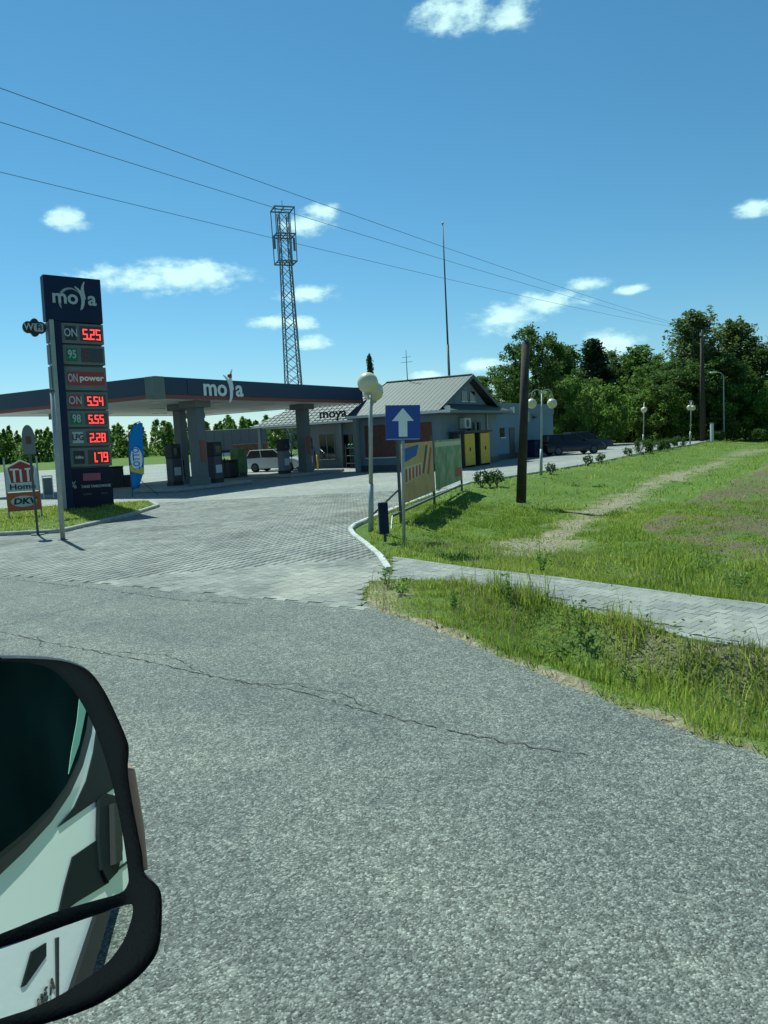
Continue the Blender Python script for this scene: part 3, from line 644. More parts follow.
# board sign with red crest, standing behind the pylon
p = G(26, 519); BS = thing('board_sign', (p[0], p[1], 0), R(22), 'white framed board sign with red crest and orange lower panel', 'board sign')
for x_ in (-.45, .45): box('leg', 'galv', BS, x_-.025, x_+.025, -.025, .025, .0, 1.9)
pn = box('crest_board', 'white_board', BS, -.44, .44, -.05, -.03, .85, 1.55); decal('crest', [(-.30, 1.12), (.30, 1.12), (.36, 1.58), (.0, 1.76), (-.36, 1.58)], 'red_sign', pn, -.066, .02)
MB().tube([(-.32, -.07, 1.10), (.32, -.07, 1.10), (.39, -.07, 1.59), (0, -.07, 1.79), (-.39, -.07, 1.59), (-.32, -.07, 1.10)], .022, 6).build('crest_frame', 'white_print', pn)
for x_ in (-.2, -.02, .18): decal('crest_letter', rect(x_-.03, x_+.03, 1.14, 1.52), 'white_print', pn, -.072, .008)
decal('crest_letter', rect(-.31, -.06, 1.50, 1.55), 'white_print', pn, -.0725, .008); decal('crest_letter', rect(.10, .32, 1.50, 1.55), 'white_print', pn, -.0725, .008)
text('board_text', 'Home', 'navy', pn, 0, -.054, .99, .24, bold=.005, width=1.2)
lp = box('lower_board', 'orange_sign', BS, -.46, .46, -.055, -.03, .26, .83); mb = MB(); mb.prism([(.36*math.cos(t), -.064, .55+.17*math.sin(t)) for t in np.linspace(0, 2*math.pi, 25)[:-1]], (0, .008, 0)); mb.build('oval', 'white_board', lp)
text('board_text', 'DKV', 'black', lp, .02, -.068, .55, .25, bold=.01, width=1.25, shear=.15)

# round-topped sign plate on a thin post in front of it
p = G(38, 535); RS = thing('round_topped_sign', (p[0], p[1], 0), R(15), 'grey round-topped sign plate on thin post left of the price pylon', 'sign')
MB().cyl((0, 0, 0), (0, 0, 2.3), .03, n=8).build('post', 'steel_dark', RS); MB().cyl((0, 0, 0), (0, 0, .03), .16, n=16).build('foot', 'steel_dark', RS)
pts = [(-.14, 1.95), (.14, 1.95)]+[(.14*math.cos(t), 2.35+.30*math.sin(t)) for t in np.linspace(0, math.pi, 13)]
MB().prism([(a, -.05, b_) for a, b_ in pts], (0, .02, 0)).build('plate', 'grey_mid', RS); decal('plate_mark', rect(-.06, .06, 2.2, 2.38), 'rust_brown', RS, -.058, .006)

# white A-board beyond, low wall / stepped block
p = G(49, 498); AB = thing('notice_stand', (p[0], p[1], 0), R(25), 'small white framed notice stand just left of the pylon foot', 'notice stand')
for x_ in (-.2, .2): box('leg', 'white_print', AB, x_-.02, x_+.02, -.02, .02, 0, .95)
box('notice', 'grey_mid', AB, -.18, .18, -.012, .012, .15, .9); box('top_rail', 'white_print', AB, -.22, .22, -.022, .022, .95, 1.0)
p = G(121, 487); CB = thing('stepped_bin', (p[0], p[1], 0), R(30), 'dark stepped container standing behind the price pylon', 'container')
box('body', 'off_black', CB, -.9, .1, -.5, .5, 0, 1.05, bevel=.03); box('lower_body', 'off_black', CB, .102, .9, -.5, .5, 0, .62, bevel=.03); box('lid', 'navy_dark', CB, -.93, .12, -.52, .52, 1.052, 1.12, bevel=.02)

# feather flag
p = G(138, 497); FL = thing('feather_flag', (p[0], p[1], 0), R(14), 'blue feather flag with white lettering between pylon and canopy', 'flag'); FL.scale = (1.5, 1.2, 1.12)
MB().tube([(-.14, 0, 0), (-.15, 0, 1.6), (-.1, 0, 2.3), (.05, 0, 2.65), (.22, 0, 2.74)], .015, 6).build('pole', 'steel_dark', FL)
MB().cyl((-.13, 0, .9), (.55, .1, 0), .012, n=5).build('stay', 'steel_dark', FL); 
tl = [(-.14, .25), (-.15, 1.5), (-.1, 2.2), (.02, 2.55), (.22, 2.72)]; tr = [(.27, 2.6), (.25, 2.0), (.24, 1.4), (.21, .9), (.04, .35)]
V = []; F = []; nu, nv = 8, 20
for i in range(nv+1):
    for j in range(nu+1):
        t = i/nv*4; k = min(3, int(t)); f_ = t-k; l0 = np.array(tl[k])*(1-f_)+np.array(tl[k+1])*f_; rr = tr[::-1]; r0 = np.array(rr[k])*(1-f_)+np.array(rr[k+1])*f_
        q_ = l0+(r0-l0)*j/nu; V.append((q_[0], .04*math.sin(j*1.1+i*.3)*j/nu, q_[1]))
F = [(i*(nu+1)+j, i*(nu+1)+j+1, (i+1)*(nu+1)+j+1, (i+1)*(nu+1)+j) for i in range(nv) for j in range(nu)]
cl = MB().add(V, F).build('cloth', 'flag_blue', FL, True); s_ = cl.modifiers.new('solid', 'SOLIDIFY'); s_.thickness = .004
decal('band', [(-.135, .95), (.21, .80), (.225, 1.05), (-.14, 1.18)], 'flag_yellow', cl, -.055); MB().prism([(.05+.155*math.cos(t), -.065, 1.4+.42*math.sin(t)) for t in np.linspace(0, 2*math.pi, 21)[:-1]], (0, .008, 0)).build('oval', 'white_print', cl)
text('flag_text', 'LOTTO', 'flag_blue', cl, .05, -.07, 1.4, .24, rot=FRONT @ Matrix.Rotation(R(90), 4, 'Z'), bold=.006)

# ------------------------------------------------------------------ filling station canopy
CO = np.array([-9.1, 31.5]); UA = R(60)
CAN = thing('station_canopy', (*CO, 0), UA, 'long filling station canopy with dark blue fascia on grey columns', 'canopy')
LX, LY, Z0, Z1 = 16.3, 12.7, 3.98, 4.88
tx = lambda name, body, m, par, x, z, y, s, **k: text(name, body, m, par, x, y, z, s, **k)
box('roof_deck', 'grey_mid', CAN, .1, LX-.1, .1, LY-.1, Z1-.18, Z1-.08)
box('soffit', 'soffit', CAN, .08, LX-.08, .08, LY-.08, Z0+.02, Z0+.08)
for nm, a_ in (('a', (0.5, LX, -.06, .08)), ('b', (-.06, .08, .5, LY)), ('c', (0, LX, LY-.08, LY+.06)), ('d', (LX-.08, LX+.06, 0.08, LY-.08))):
    fa = box('fascia', 'fascia_blue', CAN, a_[0], a_[1], a_[2], a_[3], Z0+.16, Z1, bevel=.015)
    box('fascia_stripe', 'red_stripe', fa, a_[0]+(.002 if nm in 'bd' else 0), a_[1]-.002, a_[2]+.002, a_[3]-.002, Z0, Z0+.157)
box('corner_panel', 'grey_panel', CAN, -.075, .5, -.075, .5, Z0-.01, Z1+.01, bevel=.03)
# sign on the fascia that looks along -y of the canopy frame
sg = box('sign_back', 'fascia_blue', CAN, 1.8, 6.4, -.075, -.062, Z0+.2, Z1-.06)
moya(sg, 4.1, Z0+.50, 2.0, 'white_print', -.09, 'red_stripe')
lm_ = mat('canopy_lamp', (.6, .6, .58), .4)
for i in range(4):
    for j in range(3): box('downlight', lm_, CAN, 2+i*4-.3, 2+i*4+.3, 2.2+j*4-.3, 2.2+j*4+.3, Z0-.01, Z0+.015)
mat('column_red', (.22, .06, .05), .5)
for x_, y_, w_ in ((3.5, 1.2, .28), (4.6, 3.3, .22), (12.8, 1.9, .28), (3.2, 10.5, .15), (3.9, 10.9, .12), (12.9, 10.2, .26)):
    c = box('column', 'column_clad', CAN, x_-w_, x_+w_, y_-w_, y_+w_, 0, Z0+.018, bevel=.02); box('column_cap', 'grey_mid', c, x_-w_*1.8, x_+w_*1.8, y_-w_*1.8, y_+w_*1.8, Z0-.28, Z0+.012, bevel=.02)
    box('column_base', 'grey_mid', c, x_-w_-.05, x_+w_+.05, y_-w_-.05, y_+w_+.05, 0, .5)
    if w_ > .25: box('column_notice', 'column_red', c, x_-w_*.6, x_+w_*.6, y_-w_-.02, y_-w_-.003, 1.2, 2.2)
def cw(x, y): return CO+np.array([.5, .866])*x+np.array([-.866, .5])*y
def island(x, y, L, label):
    p = cw(x, y); o = struct(MB().box(-L/2, L/2, -1.4, 1.4, 0, .16).build('pump_island', 'concrete', bevel=.05)); o.location = (*p, .006); o.rotation_euler = (0, 0, UA); return o
for x_, y_ in ((3.8, 1.9), (12.9, 2.4)): island(x_, y_, 5.2, '')
mat('pump_body', (.16, .17, .20), .4, var=.1); mat('pump_violet', (.055, .05, .075), .45); mat('screen', (.02, .03, .035), .1)
def pump(x, y, label, body='pump_body'):
    p = cw(x, y); o = thing('fuel_pump', (*p, .16), UA, label, 'fuel pump', 'fuel pumps under the canopy'); o.scale = (.62, .8, .95)
    box('plinth', 'off_black', o, -.5, .5, -.28, .28, 0, .18); box('cabinet', body, o, -.48, .48, -.26, .26, .182, 1.35, bevel=.03)
    h_ = box('head', 'off_black', o, -.5, .5, -.28, .28, 1.352, 2.05, bevel=.04)
    for s in (-1, 1): box('display', 'screen', h_, -.3, .3, s*.29-.008, s*.29+.008, 1.5, 1.85); box('price_plate', 'white_board', o, -.34, .34, s*.268-.006, s*.268+.006, .5, .9)
    for k in range(3):
        x_ = -.36+k*.2; n_ = box('nozzle', 'rubber', o, .5, .58, x_-.04, x_+.04, .95, 1.2, bevel=.02)
        MB().tube([(.54, x_, .96), (.60, x_, .5), (.56, x_, .3), (.52, x_, .6), (.515, x_, 1.5)], .018, 6).build('hose', 'rubber', n_)
pump(3.4, 2.7, 'fuel pump at the near end of the canopy, left of the broad column', 'pump_violet')
pump(4.9, 1.5, 'fuel pump just right of the broad near column', 'pump_violet')
pump(11.6, 2.5, 'dark fuel pump in front of the white car'); pump(14.6, 3.0, 'fuel pump behind the right-hand canopy column')
def bin_(px, py, s, label, m='off_black', name='litter_bin', hgt=1.0, wd=.6):
    p = G(px, py); o = thing(name, (p[0], p[1], 0), UA, label, 'bin'); box('body', m, o, -wd/2, wd/2, -wd/2, wd/2, .06, hgt, bevel=.05); box('lid', 'black', o, -wd/2-.03, wd/2+.03, -wd/2-.03, wd/2+.03, hgt+.002, hgt+.08, bevel=.03)
    for sx in (-1, 1): MB().cyl((sx*wd*.35, -wd*.4, .06), (sx*wd*.35, wd*.4, .06), .06, n=10).build('wheel', 'rubber', o)
    return o
bin_(219, 478, 1, 'left black wheeled bin under the canopy', wd=.85, hgt=1.0); bin_(230, 478, 1, 'right black wheeled bin under the canopy', wd=.7, hgt=.98)
p = G(240, 477); CR = thing('forecourt_stand', (p[0], p[1], 0), UA, 'dark green display stand beside the wheeled bins', 'stand')
box('body', 'green_banner', CR, -.4, .4, -.3, .3, .25, 1.7, bevel=.02)
for sx in (-.35, .35): box('leg', 'steel', CR, sx-.03, sx+.03, -.28, .28, 0, .248)
p = G(318, 470); YB = thing('safety_post', (p[0], p[1], 0), 0, 'short yellow safety post by the right canopy column', 'bollard'); MB().cyl((0, 0, 0), (0, 0, 1.0), .06, n=10).build('post', 'yellow', YB, True); MB().cyl((0, 0, 1.001), (0, 0, 1.06), .06, .03, n=10).build('cap', 'black', YB, True)

# ------------------------------------------------------------------ shop building
BO = np.array([3.2, 41.0])
BLD = thing('station_shop', (*BO, 0), UA, 'low grey station shop with gabled metal roof behind the banners', 'shop')
WX = 8.4; EA = 3.12; RZ = 5.15; OV = .55; YA = 5.2                              # gabled wing nearest the banners
BX, BE, BR, BW_, YB0, YB1, YB2 = 7.0, 3.12, 5.5, 8.4, 5.25, 14.3, 18.0         # long block behind the canopy, roof running on over a car port
MB().box(0, WX, 0, YA, 0, EA-.14).build('wall', 'wall_grey', BLD); MB().box(BX, BX+BW_, YB0, YB1, 0, BE-.14).build('wall', 'wall_shop', BLD)
for y_ in (.15, YA-.25): MB().prism([(.2, y_, EA-.1), (WX-.2, y_, EA-.1), (WX/2, y_, RZ-.08)], (0, .2, 0)).build('gable_wall', 'wall_grey', BLD)
for x_ in (3.4, 4.6): g_ = box('gable_window', 'glass_dark', BLD, x_-.0, x_+.75, .12, .148, EA+.62, EA+1.2); box('window_frame', 'gutter_white', g_, x_-.06, x_+.81, .10, .118, EA+.56, EA+.62)
def slope(name, pts, m, par): return MB().prism(pts, (0, 0, .07)).build(name, m, par)
YE = YA+.25; hipY = YB2-3.6; bm_ = BX+BW_/2
rf = slope('roof', [(-OV, -.25, EA), (WX/2, -.25, RZ), (WX/2, YE, RZ), (-OV, YE, EA)], 'roof_metal', BLD); slope('roof', [(WX+OV, -.25, EA), (WX/2+.001, -.25, RZ), (WX/2+.001, YE, RZ), (WX+OV, YE, EA)], 'roof_metal', BLD)
rf2 = slope('roof', [(BX-OV, YE+.03, BE), (bm_, YE+.03, BR), (bm_, hipY, BR), (BX-OV, YB2, BE)], 'roof_tile', BLD); slope('roof', [(BX+BW_+OV, YE+.03, BE), (bm_+.001, YE+.03, BR), (bm_+.001, hipY, BR), (BX+BW_+OV, YB2, BE)], 'roof_tile', BLD)
slope('roof', [(BX-OV, YB2+.01, BE), (bm_, hipY+.01, BR), (BX+BW_+OV, YB2+.01, BE)], 'roof_tile', BLD)
MB().prism([(BX+.1, YB0+.05, BE-.1), (BX+BW_-.1, YB0+.05, BE-.1), (bm_, YB0+.05, BR-.08)], (0, .15, 0)).build('gable_wall', 'wall_shop', BLD)
slope('pent_roof', [(-OV-.02, -OV-.25, EA-.03), (WX+OV, -OV-.25, EA-.03), (WX-.3, .14, EA+.38), (.3, .14, EA+.38)], 'roof_metal', BLD)
for k in range(19): MB().cyl((-OV, -.1+k*.29, EA+.075), (WX/2, -.1+k*.29, RZ+.075), .008, n=4).build('seam', 'roof_metal', rf)
for k in range(30):
    y_ = YE+.2+k*.42; t = 1 if y_ < hipY else max(0, (YB2-y_)/(YB2-hipY))
    if t > .05: MB().cyl((BX-OV, y_, BE+.075), (BX-OV+(bm_-BX+OV)*t, y_, BE+(BR-BE)*t+.075), .045, n=4).build('tile_roll', 'roof_tile', rf2)
for k in range(12): t = (k+.5)/12; MB().cyl((BX-OV+(bm_-BX+OV)*t, YE+.05, BE+(BR-BE)*t+.07), (BX-OV+(bm_-BX+OV)*t, YB2-(YB2-hipY)*t, BE+(BR-BE)*t+.07), .035, n=4).build('tile_course', 'roof_tile', rf2)
MB().cyl((WX/2, -.25, RZ+.08), (WX/2, YE, RZ+.08), .08, n=8).build('ridge_cap', 'roof_metal', BLD); MB().cyl((bm_, YE, BR+.08), (bm_, hipY, BR+.08), .09, n=8).build('ridge_cap', 'roof_tile', BLD)
for y_ in (-.32, YE+.003):
    for s in (0, 1):
        x_ = -OV if s == 0 else WX+OV; MB().prism([(x_-.02, y_, EA-.12), (WX/2, y_, RZ-.12), (WX/2, y_, RZ+.12), (x_-.02, y_, EA+.1)], (0, .025 if y_ > 0 else .05, 0)).build('barge_board', 'steel_dark', BLD)
box('gutter', 'gutter_white', BLD, -OV-.14, -OV-.01, -.7, YE, EA-.08, EA+.06); box('gutter', 'grey_mid', BLD, -OV, WX+OV, -OV-.38, -OV-.255, EA-.10, EA+.02); box('gutter', 'gutter_white', BLD, BX-OV-.14, BX-OV-.01, YE+.1, YB2, BE-.08, BE+.06)
for x_ in (-OV-.15, WX+OV): box('gutter_end', 'gutter_white', BLD, x_-.09, x_+.09, -OV-.42, -OV-.2, EA-.1, EA+.26)
box('soffit', 'grey_mid', BLD, -OV, WX+OV, -OV-.25, YE-.02, EA-.13, EA-.052); box('soffit', 'grey_mid', BLD, BX-OV, BX+BW_+OV, YE+.01, YB2-.1, BE-.13, BE-.01)
for x_, y_ in ((-OV+.15, YA-.2), (BX-OV+.2, 7.6), (BX-OV+.2, 10.6), (BX-OV+.2, 14.0), (BX-OV+.2, 17.6), (BX+BW_, 17.6)): box('porch_post', 'wall_shop', BLD, x_-.12, x_+.12, y_-.12, y_+.12, 0, EA-.132)
def shop_window(y0, y1, z0, z1, x_, m='glass_dark', par=None, fr='wall_shop'):
    w_ = box('window', m, BLD, x_-.03, x_-.005, y0, y1, z0, z1)
    for a_ in ((y0-.06, y0-.001), (y1+.001, y1+.06), ((y0+y1)/2-.03, (y0+y1)/2+.03)): box('frame', fr, w_, x_-.05, x_-.032, a_[0], a_[1], z0, z1)
    box('sill', 'gutter_white', w_, x_-.12, x_-.006, y0-.08, y1+.08, z0-.06, z0-.002)
shop_window(.5, 2.2, .9, 2.6, 0, 'brown_panel', fr='brown_panel'); shop_window(2.7, 4.6, .8, 2.6, 0, 'brown_panel', fr='brown_panel'); shop_window(6.2, 7.6, .5, 2.4, BX); shop_window(8.0, 9.4, .5, 2.4, BX); shop_window(11.4, 12.6, .6, 2.3, BX)
dr = box('door', 'glass_dark', BLD, BX-.04, BX-.005, 9.9, 11.0, 0.02, 2.2); box('handle', 'steel', dr, BX-.1, BX-.07, 10.85, 10.9, .9, 1.3)
# letters on the front roof edge
rs = box('roof_sign', 'grey_panel', BLD, BX-OV-.05, BX-OV+.0, 9.4, 12.6, EA+.14, EA+.2)
SIDE = Matrix(((0, 0, -1, 0), (-1, 0, 0, 0), (0, 1, 0, 0), (0, 0, 0, 1)))            # faces -x, reads along -y
text('sign_letters', 'moya', 'off_black', rs, BX-OV-.06, 11.0, EA+.56, .85, rot=SIDE, bold=.02, width=1.2, ext=.02)
# gable-side details
ac = box('air_conditioner', 'white_board', BLD, 2.6, 3.5, -.36, -.02, 2.15, 2.75, bevel=.03); MB().cyl((3.0, -.372, 2.45), (3.0, -.362, 2.45), .22, n=16).build('fan_grille', 'steel_dark', ac)
for k, x_ in enumerate((3.9, 4.5, 5.1)): box('wall_unit', 'off_black' if k != 1 else 'grey_panel', BLD, x_-.16, x_+.16, -.22, -.02, 1.98, 2.5, bevel=.02)
w_ = box('window', 'glass_dark', BLD, 6.1, 6.8, -.03, -.004, 1.6, 2.05); box('sill', 'gutter_white', w_, 6.05, 6.85, -.08, -.002, 1.53, 1.595)
box('plinth', 'steel_dark', BLD, -.03, WX+.02, -.035, YA-.01, 0, .35)
MB().cyl((6.6, -.08, EA), (6.6, -.08, .1), .05, n=8).build('downpipe', 'galv', BLD)
MB().cyl((4.2, 4.0, RZ), (4.2, 4.0, RZ+1.9), .03, .015, n=6).cyl((4.2, 3.6, RZ+1.2), (4.2, 4.4, RZ+1.2), .012, n=5).cyl((4.2, 3.7, RZ+1.5), (4.2, 4.3, RZ+1.5), .012, n=5).build('roof_aerial', 'steel_dark', BLD)
# annex
AO = BO+np.array([.5, .866])*(WX+.02)+np.array([-.866, .5])*.4
ANX = thing('flat_roofed_annex', (*AO, 0), UA, 'blue-grey flat-roofed annex at the far end of the shop', 'annex')
AL = 13.0
box('wall', 'wall_blue', ANX, .6, AL, 0, 5, 0, 3.0); box('parapet', 'wall_grey', ANX, .55, AL+.06, -.06, 5.06, 3.002, 3.75); box('base_strip', 'steel_dark', ANX, .6, AL+.02, -.025, -.002, 0, .4)
for x_ in (1.5, 5.4): w_ = box('window', 'glass_dark', ANX, x_, x_+.8, -.03, -.004, 1.5, 2.1); box('sill', 'gutter_white', w_, x_-.05, x_+.85, -.09, -.003, 1.43, 1.495)
d_ = box('door', 'steel_dark', ANX, 3.2, 4.2, -.04, -.004, .01, 2.1); box('handle', 'steel', d_, 4.0, 4.06, -.09, -.041, 1.0, 1.15)
lp_ = box('wall_lamp', 'steel_dark', ANX, 8.0, 8.5, -.25, -.062, 2.7, 2.85)
# gas bottle cages
def bw(x, y): return BO+np.array([.5, .866])*x+np.array([-.866, .5])*y
CG = thing('gas_cabinet', (*bw(1.1, -.95), 0), UA, 'yellow gas bottle cabinet with dark roof by the shop gable wall', 'cabinet')
for x_ in (0, 2.2): d_ = box('door', 'yellow', CG, x_+.03, x_+1.37, -.02, .02, .12, 1.86); box('handle', 'off_black', d_, x_+.62, x_+.72, -.06, -.022, .9, 1.1)
for x_ in (0, 1.42, 2.16, 3.62): box('post', 'off_black', CG, x_-.04, x_+.02, .025, .75, 0, 1.9)
box('cage_back', 'off_black', CG, 1.45, 2.13, .3, .34, .1, 1.88); box('roof', 'off_black', CG, -.2, 3.8, -.12, .8, 1.905, 2.02)
p = bw(WX+5.2, -.5); NB = thing('storage_bin', (*p, 0), UA, 'navy storage bin standing against the blue-grey annex', 'bin'); box('body', 'navy', NB, -.55, .55, -.4, .4, .05, 1.1, bevel=.04); box('lid', 'navy_dark', NB, -.58, .58, -.43, .43, 1.102, 1.2, bevel=.04)
for sx in (-.4, .4): MB().cyl((sx, -.35, .07), (sx, .35, .07), .07, n=10).build('wheel', 'rubber', NB)

# ------------------------------------------------------------------ cars
def car(loc, rz, label, paint, L=4.3, Wd=1.75, Hc=1.45, estate=False, group=None):
    o = thing('parked_car', loc, rz, label, 'car', group); hw = Wd/2
    prof = [(-L/2, .42), (-L/2+.03, .78), (-L/2+.25, .92), (-.22*L, .96), (.20*L, .93), (L/2-.35, .80), (L/2-.05, .66), (L/2, .40), (L/2-.1, .24), (-L/2+.1, .24)]
    V = []; k = len(prof)
    for yy, s in ((-hw, .0), (-hw*.97, 1), (hw*.97, 1), (hw, 0)):
        for x_, z_ in prof: V.append((x_*(.985 if abs(yy) == hw else 1), yy if z_ < .85 else yy*.95, z_-(.02 if abs(yy) == hw else 0)))
    F = [tuple(range(k-1, -1, -1)), tuple(3*k+i for i in range(k))]
    for r_ in range(3):
        for i in range(k): F.append((r_*k+i, r_*k+(i+1) % k, (r_+1)*k+(i+1) % k, (r_+1)*k+i))
    MB().add(V, F).build('body', paint, o, True, bevel=.04)
    rear = -L/2+(.12 if estate else .35); b0 = [(rear, .93), (.22*L, .93)]; t0 = [(rear+(.28 if estate else .55), Hc-.03), (.02*L, Hc-.03)]
    yb, yt = hw*.93, hw*.70
    V = [(b0[0][0], -yb, .93), (b0[1][0], -yb, .93), (b0[1][0], yb, .93), (b0[0][0], yb, .93), (t0[0][0], -yt, t0[0][1]), (t0[1][0], -yt, t0[1][1]), (t0[1][0], yt, t0[1][1]), (t0[0][0], yt, t0[0][1])]
    MB().add(V, [(0, 3, 2, 1), (4, 5, 6, 7), (0, 1, 5, 4), (1, 2, 6, 5), (2, 3, 7, 6), (3, 0, 4, 7)]).build('window_glass', 'glass_dark', o, bevel=.05)
    MB().box(t0[0][0]-.05, t0[1][0]+.08, -yt-.02, yt+.02, Hc-.045, Hc).build('roof', paint, o, bevel=.03)
    for s in (-1, 1):
        for tb in (0, .42, 1):
            a = np.array(V[0 if s < 0 else 3])*(1-tb)+np.array(V[1 if s < 0 else 2])*tb; c = np.array(V[4 if s < 0 else 7])*(1-tb)+np.array(V[5 if s < 0 else 6])*tb
            MB().cyl(a+[0, s*.01, 0], c+[0, s*.01, 0], .035, n=6).build('pillar', paint, o)
        for x_ in (-.30*L, .31*L):
            wv = MB().cyl((x_, s*(hw-.19), .31), (x_, s*(hw+.01), .31), .31, n=20).build('wheel', 'rubber', o, bevel=.02); MB().cyl((x_, s*(hw+.012), .31), (x_, s*(hw+.02), .31), .2, n=14).build('rim', 'steel_dark', wv)
        box('headlight', 'lamp_glass', o, L/2-.22, L/2-.03, s*hw*.72-.17, s*hw*.72+.17, .58, .70, bevel=.03); box('tail_light', 'tail_red', o, -L/2-.01, -L/2+.1, s*hw*.78-.12, s*hw*.78+.12, .66, .86, bevel=.02)
        box('wing_mirror', paint, o, .16*L-.06, .16*L+.06, s*(hw+.06)-.08, s*(hw+.06)+.08, .95, 1.08, bevel=.02)
    return o
car((*G(571, 454.5)[:2], .006), R(10), 'black estate car parked beside the blue-grey annex', 'car_black', 4.3, 1.78, 1.46, True)
car((*G(583, 450.5)[:2], .006), R(14), 'dark grey car parked just behind the black estate car', 'car_grey', 4.5, 1.8, 1.5)
car((*G(278, 471)[:2], .006), R(-20), 'white car parked behind the dark fuel pump', 'car_white', 4.2, 1.75, 1.48, True)
# shop-front display rack and plants
p = bw(BX-1.6, 8.6); DR = thing('display_rack', (*p, 0), UA, 'rack with red and green goods on the shop porch', 'rack')
for x_ in (-.3, .3):
    for y_ in (-.7, .7): box('post', 'steel_dark', DR, x_-.03, x_+.03, y_-.03, y_+.03, 0, 1.6)
for z_ in (.3, .8, 1.3): box('shelf', 'steel', DR, -.32, .32, -.72, .72, z_, z_+.03)
for k in range(10): MB().ball((random.uniform(-.15, .15), -.6+k*.13, .97+.5*(k % 2)), .12, 8, 6).build('goods', 'car_red' if k < 5 else 'green_sign', DR, True)
# bicycle leaning at the porch
p = bw(BX-2.4, 6.6); BK = thing('bicycle', (*p, .006), UA+R(80), 'dark bicycle standing by the shop porch', 'bicycle')
for x_ in (-.5, .5):
    pts = [(x_+.33*math.cos(t), 0, .33+.33*math.sin(t)) for t in np.linspace(0, 2*math.pi, 19)]; wv = MB().tube(pts, .02, 5).build('wheel', 'rubber', BK)
MB().tube([(-.5, 0, .33), (-.12, 0, .33), (-.2, 0, .85), (.38, 0, .8), (-.12, 0, .33)], .018, 5).tube([(-.5, 0, .33), (-.2, 0, .75)], .015, 5).tube([(.5, 0, .33), (.36, 0, .98)], .018, 5).build('frame', 'off_black', BK)
box('saddle', 'black', BK, -.32, -.1, -.06, .06, .87, .93, bevel=.02); MB().tube([(.3, -.26, 1.0), (.36, 0, .99), (.3, .26, 1.0)], .014, 5).build('handlebar', 'black', BK)
# small cypress behind the lamp
# ------------------------------------------------------------------ lorry trailer and its neighbours
p = G(233, 461.5); TR = thing('box_trailer', (*D(233, 446, 96)[:2], 0), R(8), 'long grey curtain-sided trailer parked beyond the canopy', 'trailer')
box('box_body', 'trailer_grey', TR, -4.3, 4.3, -1.25, 1.25, 1.25, 3.85, bevel=.05); box('chassis', 'off_black', TR, -4.2, 4.2, -.5, .5, .8, 1.248); box('side_rail', 'off_black', TR, -4.28, 4.28, -1.28, -1.252, 1.2, 1.34)
for x_ in np.linspace(-4.2, 4.2, 9): box('side_rib', 'steel_dark', TR, x_-.035, x_+.035, -1.285, -1.252, 1.36, 3.82)
box('valance', 'white_board', TR, -1.6, 1.9, -1.24, -1.2, .55, 1.0)
for x_ in (-3.4, -2.3, 2.6, 3.7):
    for s in (-1, 1): wv = MB().cyl((x_, s*.95, .5), (x_, s*1.22, .5), .5, n=18).build('wheel', 'rubber', TR); MB().cyl((x_, s*1.222, .5), (x_, s*1.24, .5), .28, n=12).build('rim', 'steel', wv)
TP = thing('tipper_truck', (*D(251, 446, 84)[:2], 0), R(6), 'rusty brown tipper body parked in front of the grey trailer', 'truck')
mb = MB(); mb.prism([(-1.9, -1.2, .95), (1.7, -1.2, .95), (1.9, -1.2, 1.95), (-2.1, -1.2, 1.95)], (0, 2.4, 0)); mb.build('tipper_body', 'rust_brown', TP, bevel=.03)
for x_ in (-1.4, -.5, .4, 1.3): box('rib', 'rust_brown', TP, x_-.05, x_+.05, -1.27, -1.202, .95, 1.95)
box('chassis', 'off_black', TP, -2.0, 1.9, -.45, .45, .6, .948)
for x_ in (-1.3, 1.2):
    for s in (-1, 1): MB().cyl((x_, s*.9, .45), (x_, s*1.15, .45), .45, n=16).build('wheel', 'rubber', TP)

# ------------------------------------------------------------------ street furniture
def lamp_tree(name='globe_lamp'):
    o = bpy.data.objects.new(name, None); COL.objects.link(o)
    MB().cyl((0, 0, 0), (0, 0, 1.1), .065, .06, 10).cyl((0, 0, 1.1), (0, 0, 3.45), .042, .036, 10).build('post', 'galv', o, True)
    for s in (-1, 1):
        pts = [(0, 0, 3.2)]+[(s*(.22-.22*math.cos(t)), 0, 3.35+.2*math.sin(t)) for t in np.linspace(0, math.pi, 9)]+[(s*.44, 0, 3.2)]
        arm = MB().tube(pts, .018, 6).build('arm', 'galv', o); MB().ball((s*.44, 0, 2.98), .205, 20, 14).build('globe', 'opal', o, True); MB().cyl((s*.44, 0, 3.16), (s*.44, 0, 3.22), .07, .05, 10).build('holder', 'galv', o)
    return o
LAMPS = [((541, 475), 8, 'double globe lamp in front of the blue-grey annex, right of the wooden pole'),
         ((643, 448.5), 75, 'double globe lamp in the middle of the shrub row by the wood'), ((690, 445), 50, 'farthest double globe lamp, near the tall double pole')]
def lean(o, deg): o.rotation_mode = 'QUATERNION'; o.rotation_quaternion = (Matrix.Rotation(R(deg), 4, 'Y') @ Matrix.Rotation(o.rotation_euler.z, 4, 'Z')).to_quaternion()
def lamp_near():
    o = bpy.data.objects.new('globe_lamp', None); COL.objects.link(o)
    MB().cyl((0, 0, 0), (0, 0, 1.0), .06, .055, 10).cyl((0, 0, 1.0), (0, 0, 2.86), .045, .04, 10).build('post', 'galv', o, True)
    for s, z_ in ((-1, 3.03), (1, 2.90)): MB().tube([(0, 0, z_-.3), (s*.18, 0, z_-.3), (s*.30, 0, z_-.2)], .02, 6).build('arm', 'galv', o); MB().ball((s*.30, 0, z_), .21, 20, 14).build('globe', 'opal', o, True); MB().cyl((s*.30, 0, z_-.24), (s*.30, 0, z_-.18), .06, .08, 10).build('holder', 'galv', o)
    return o
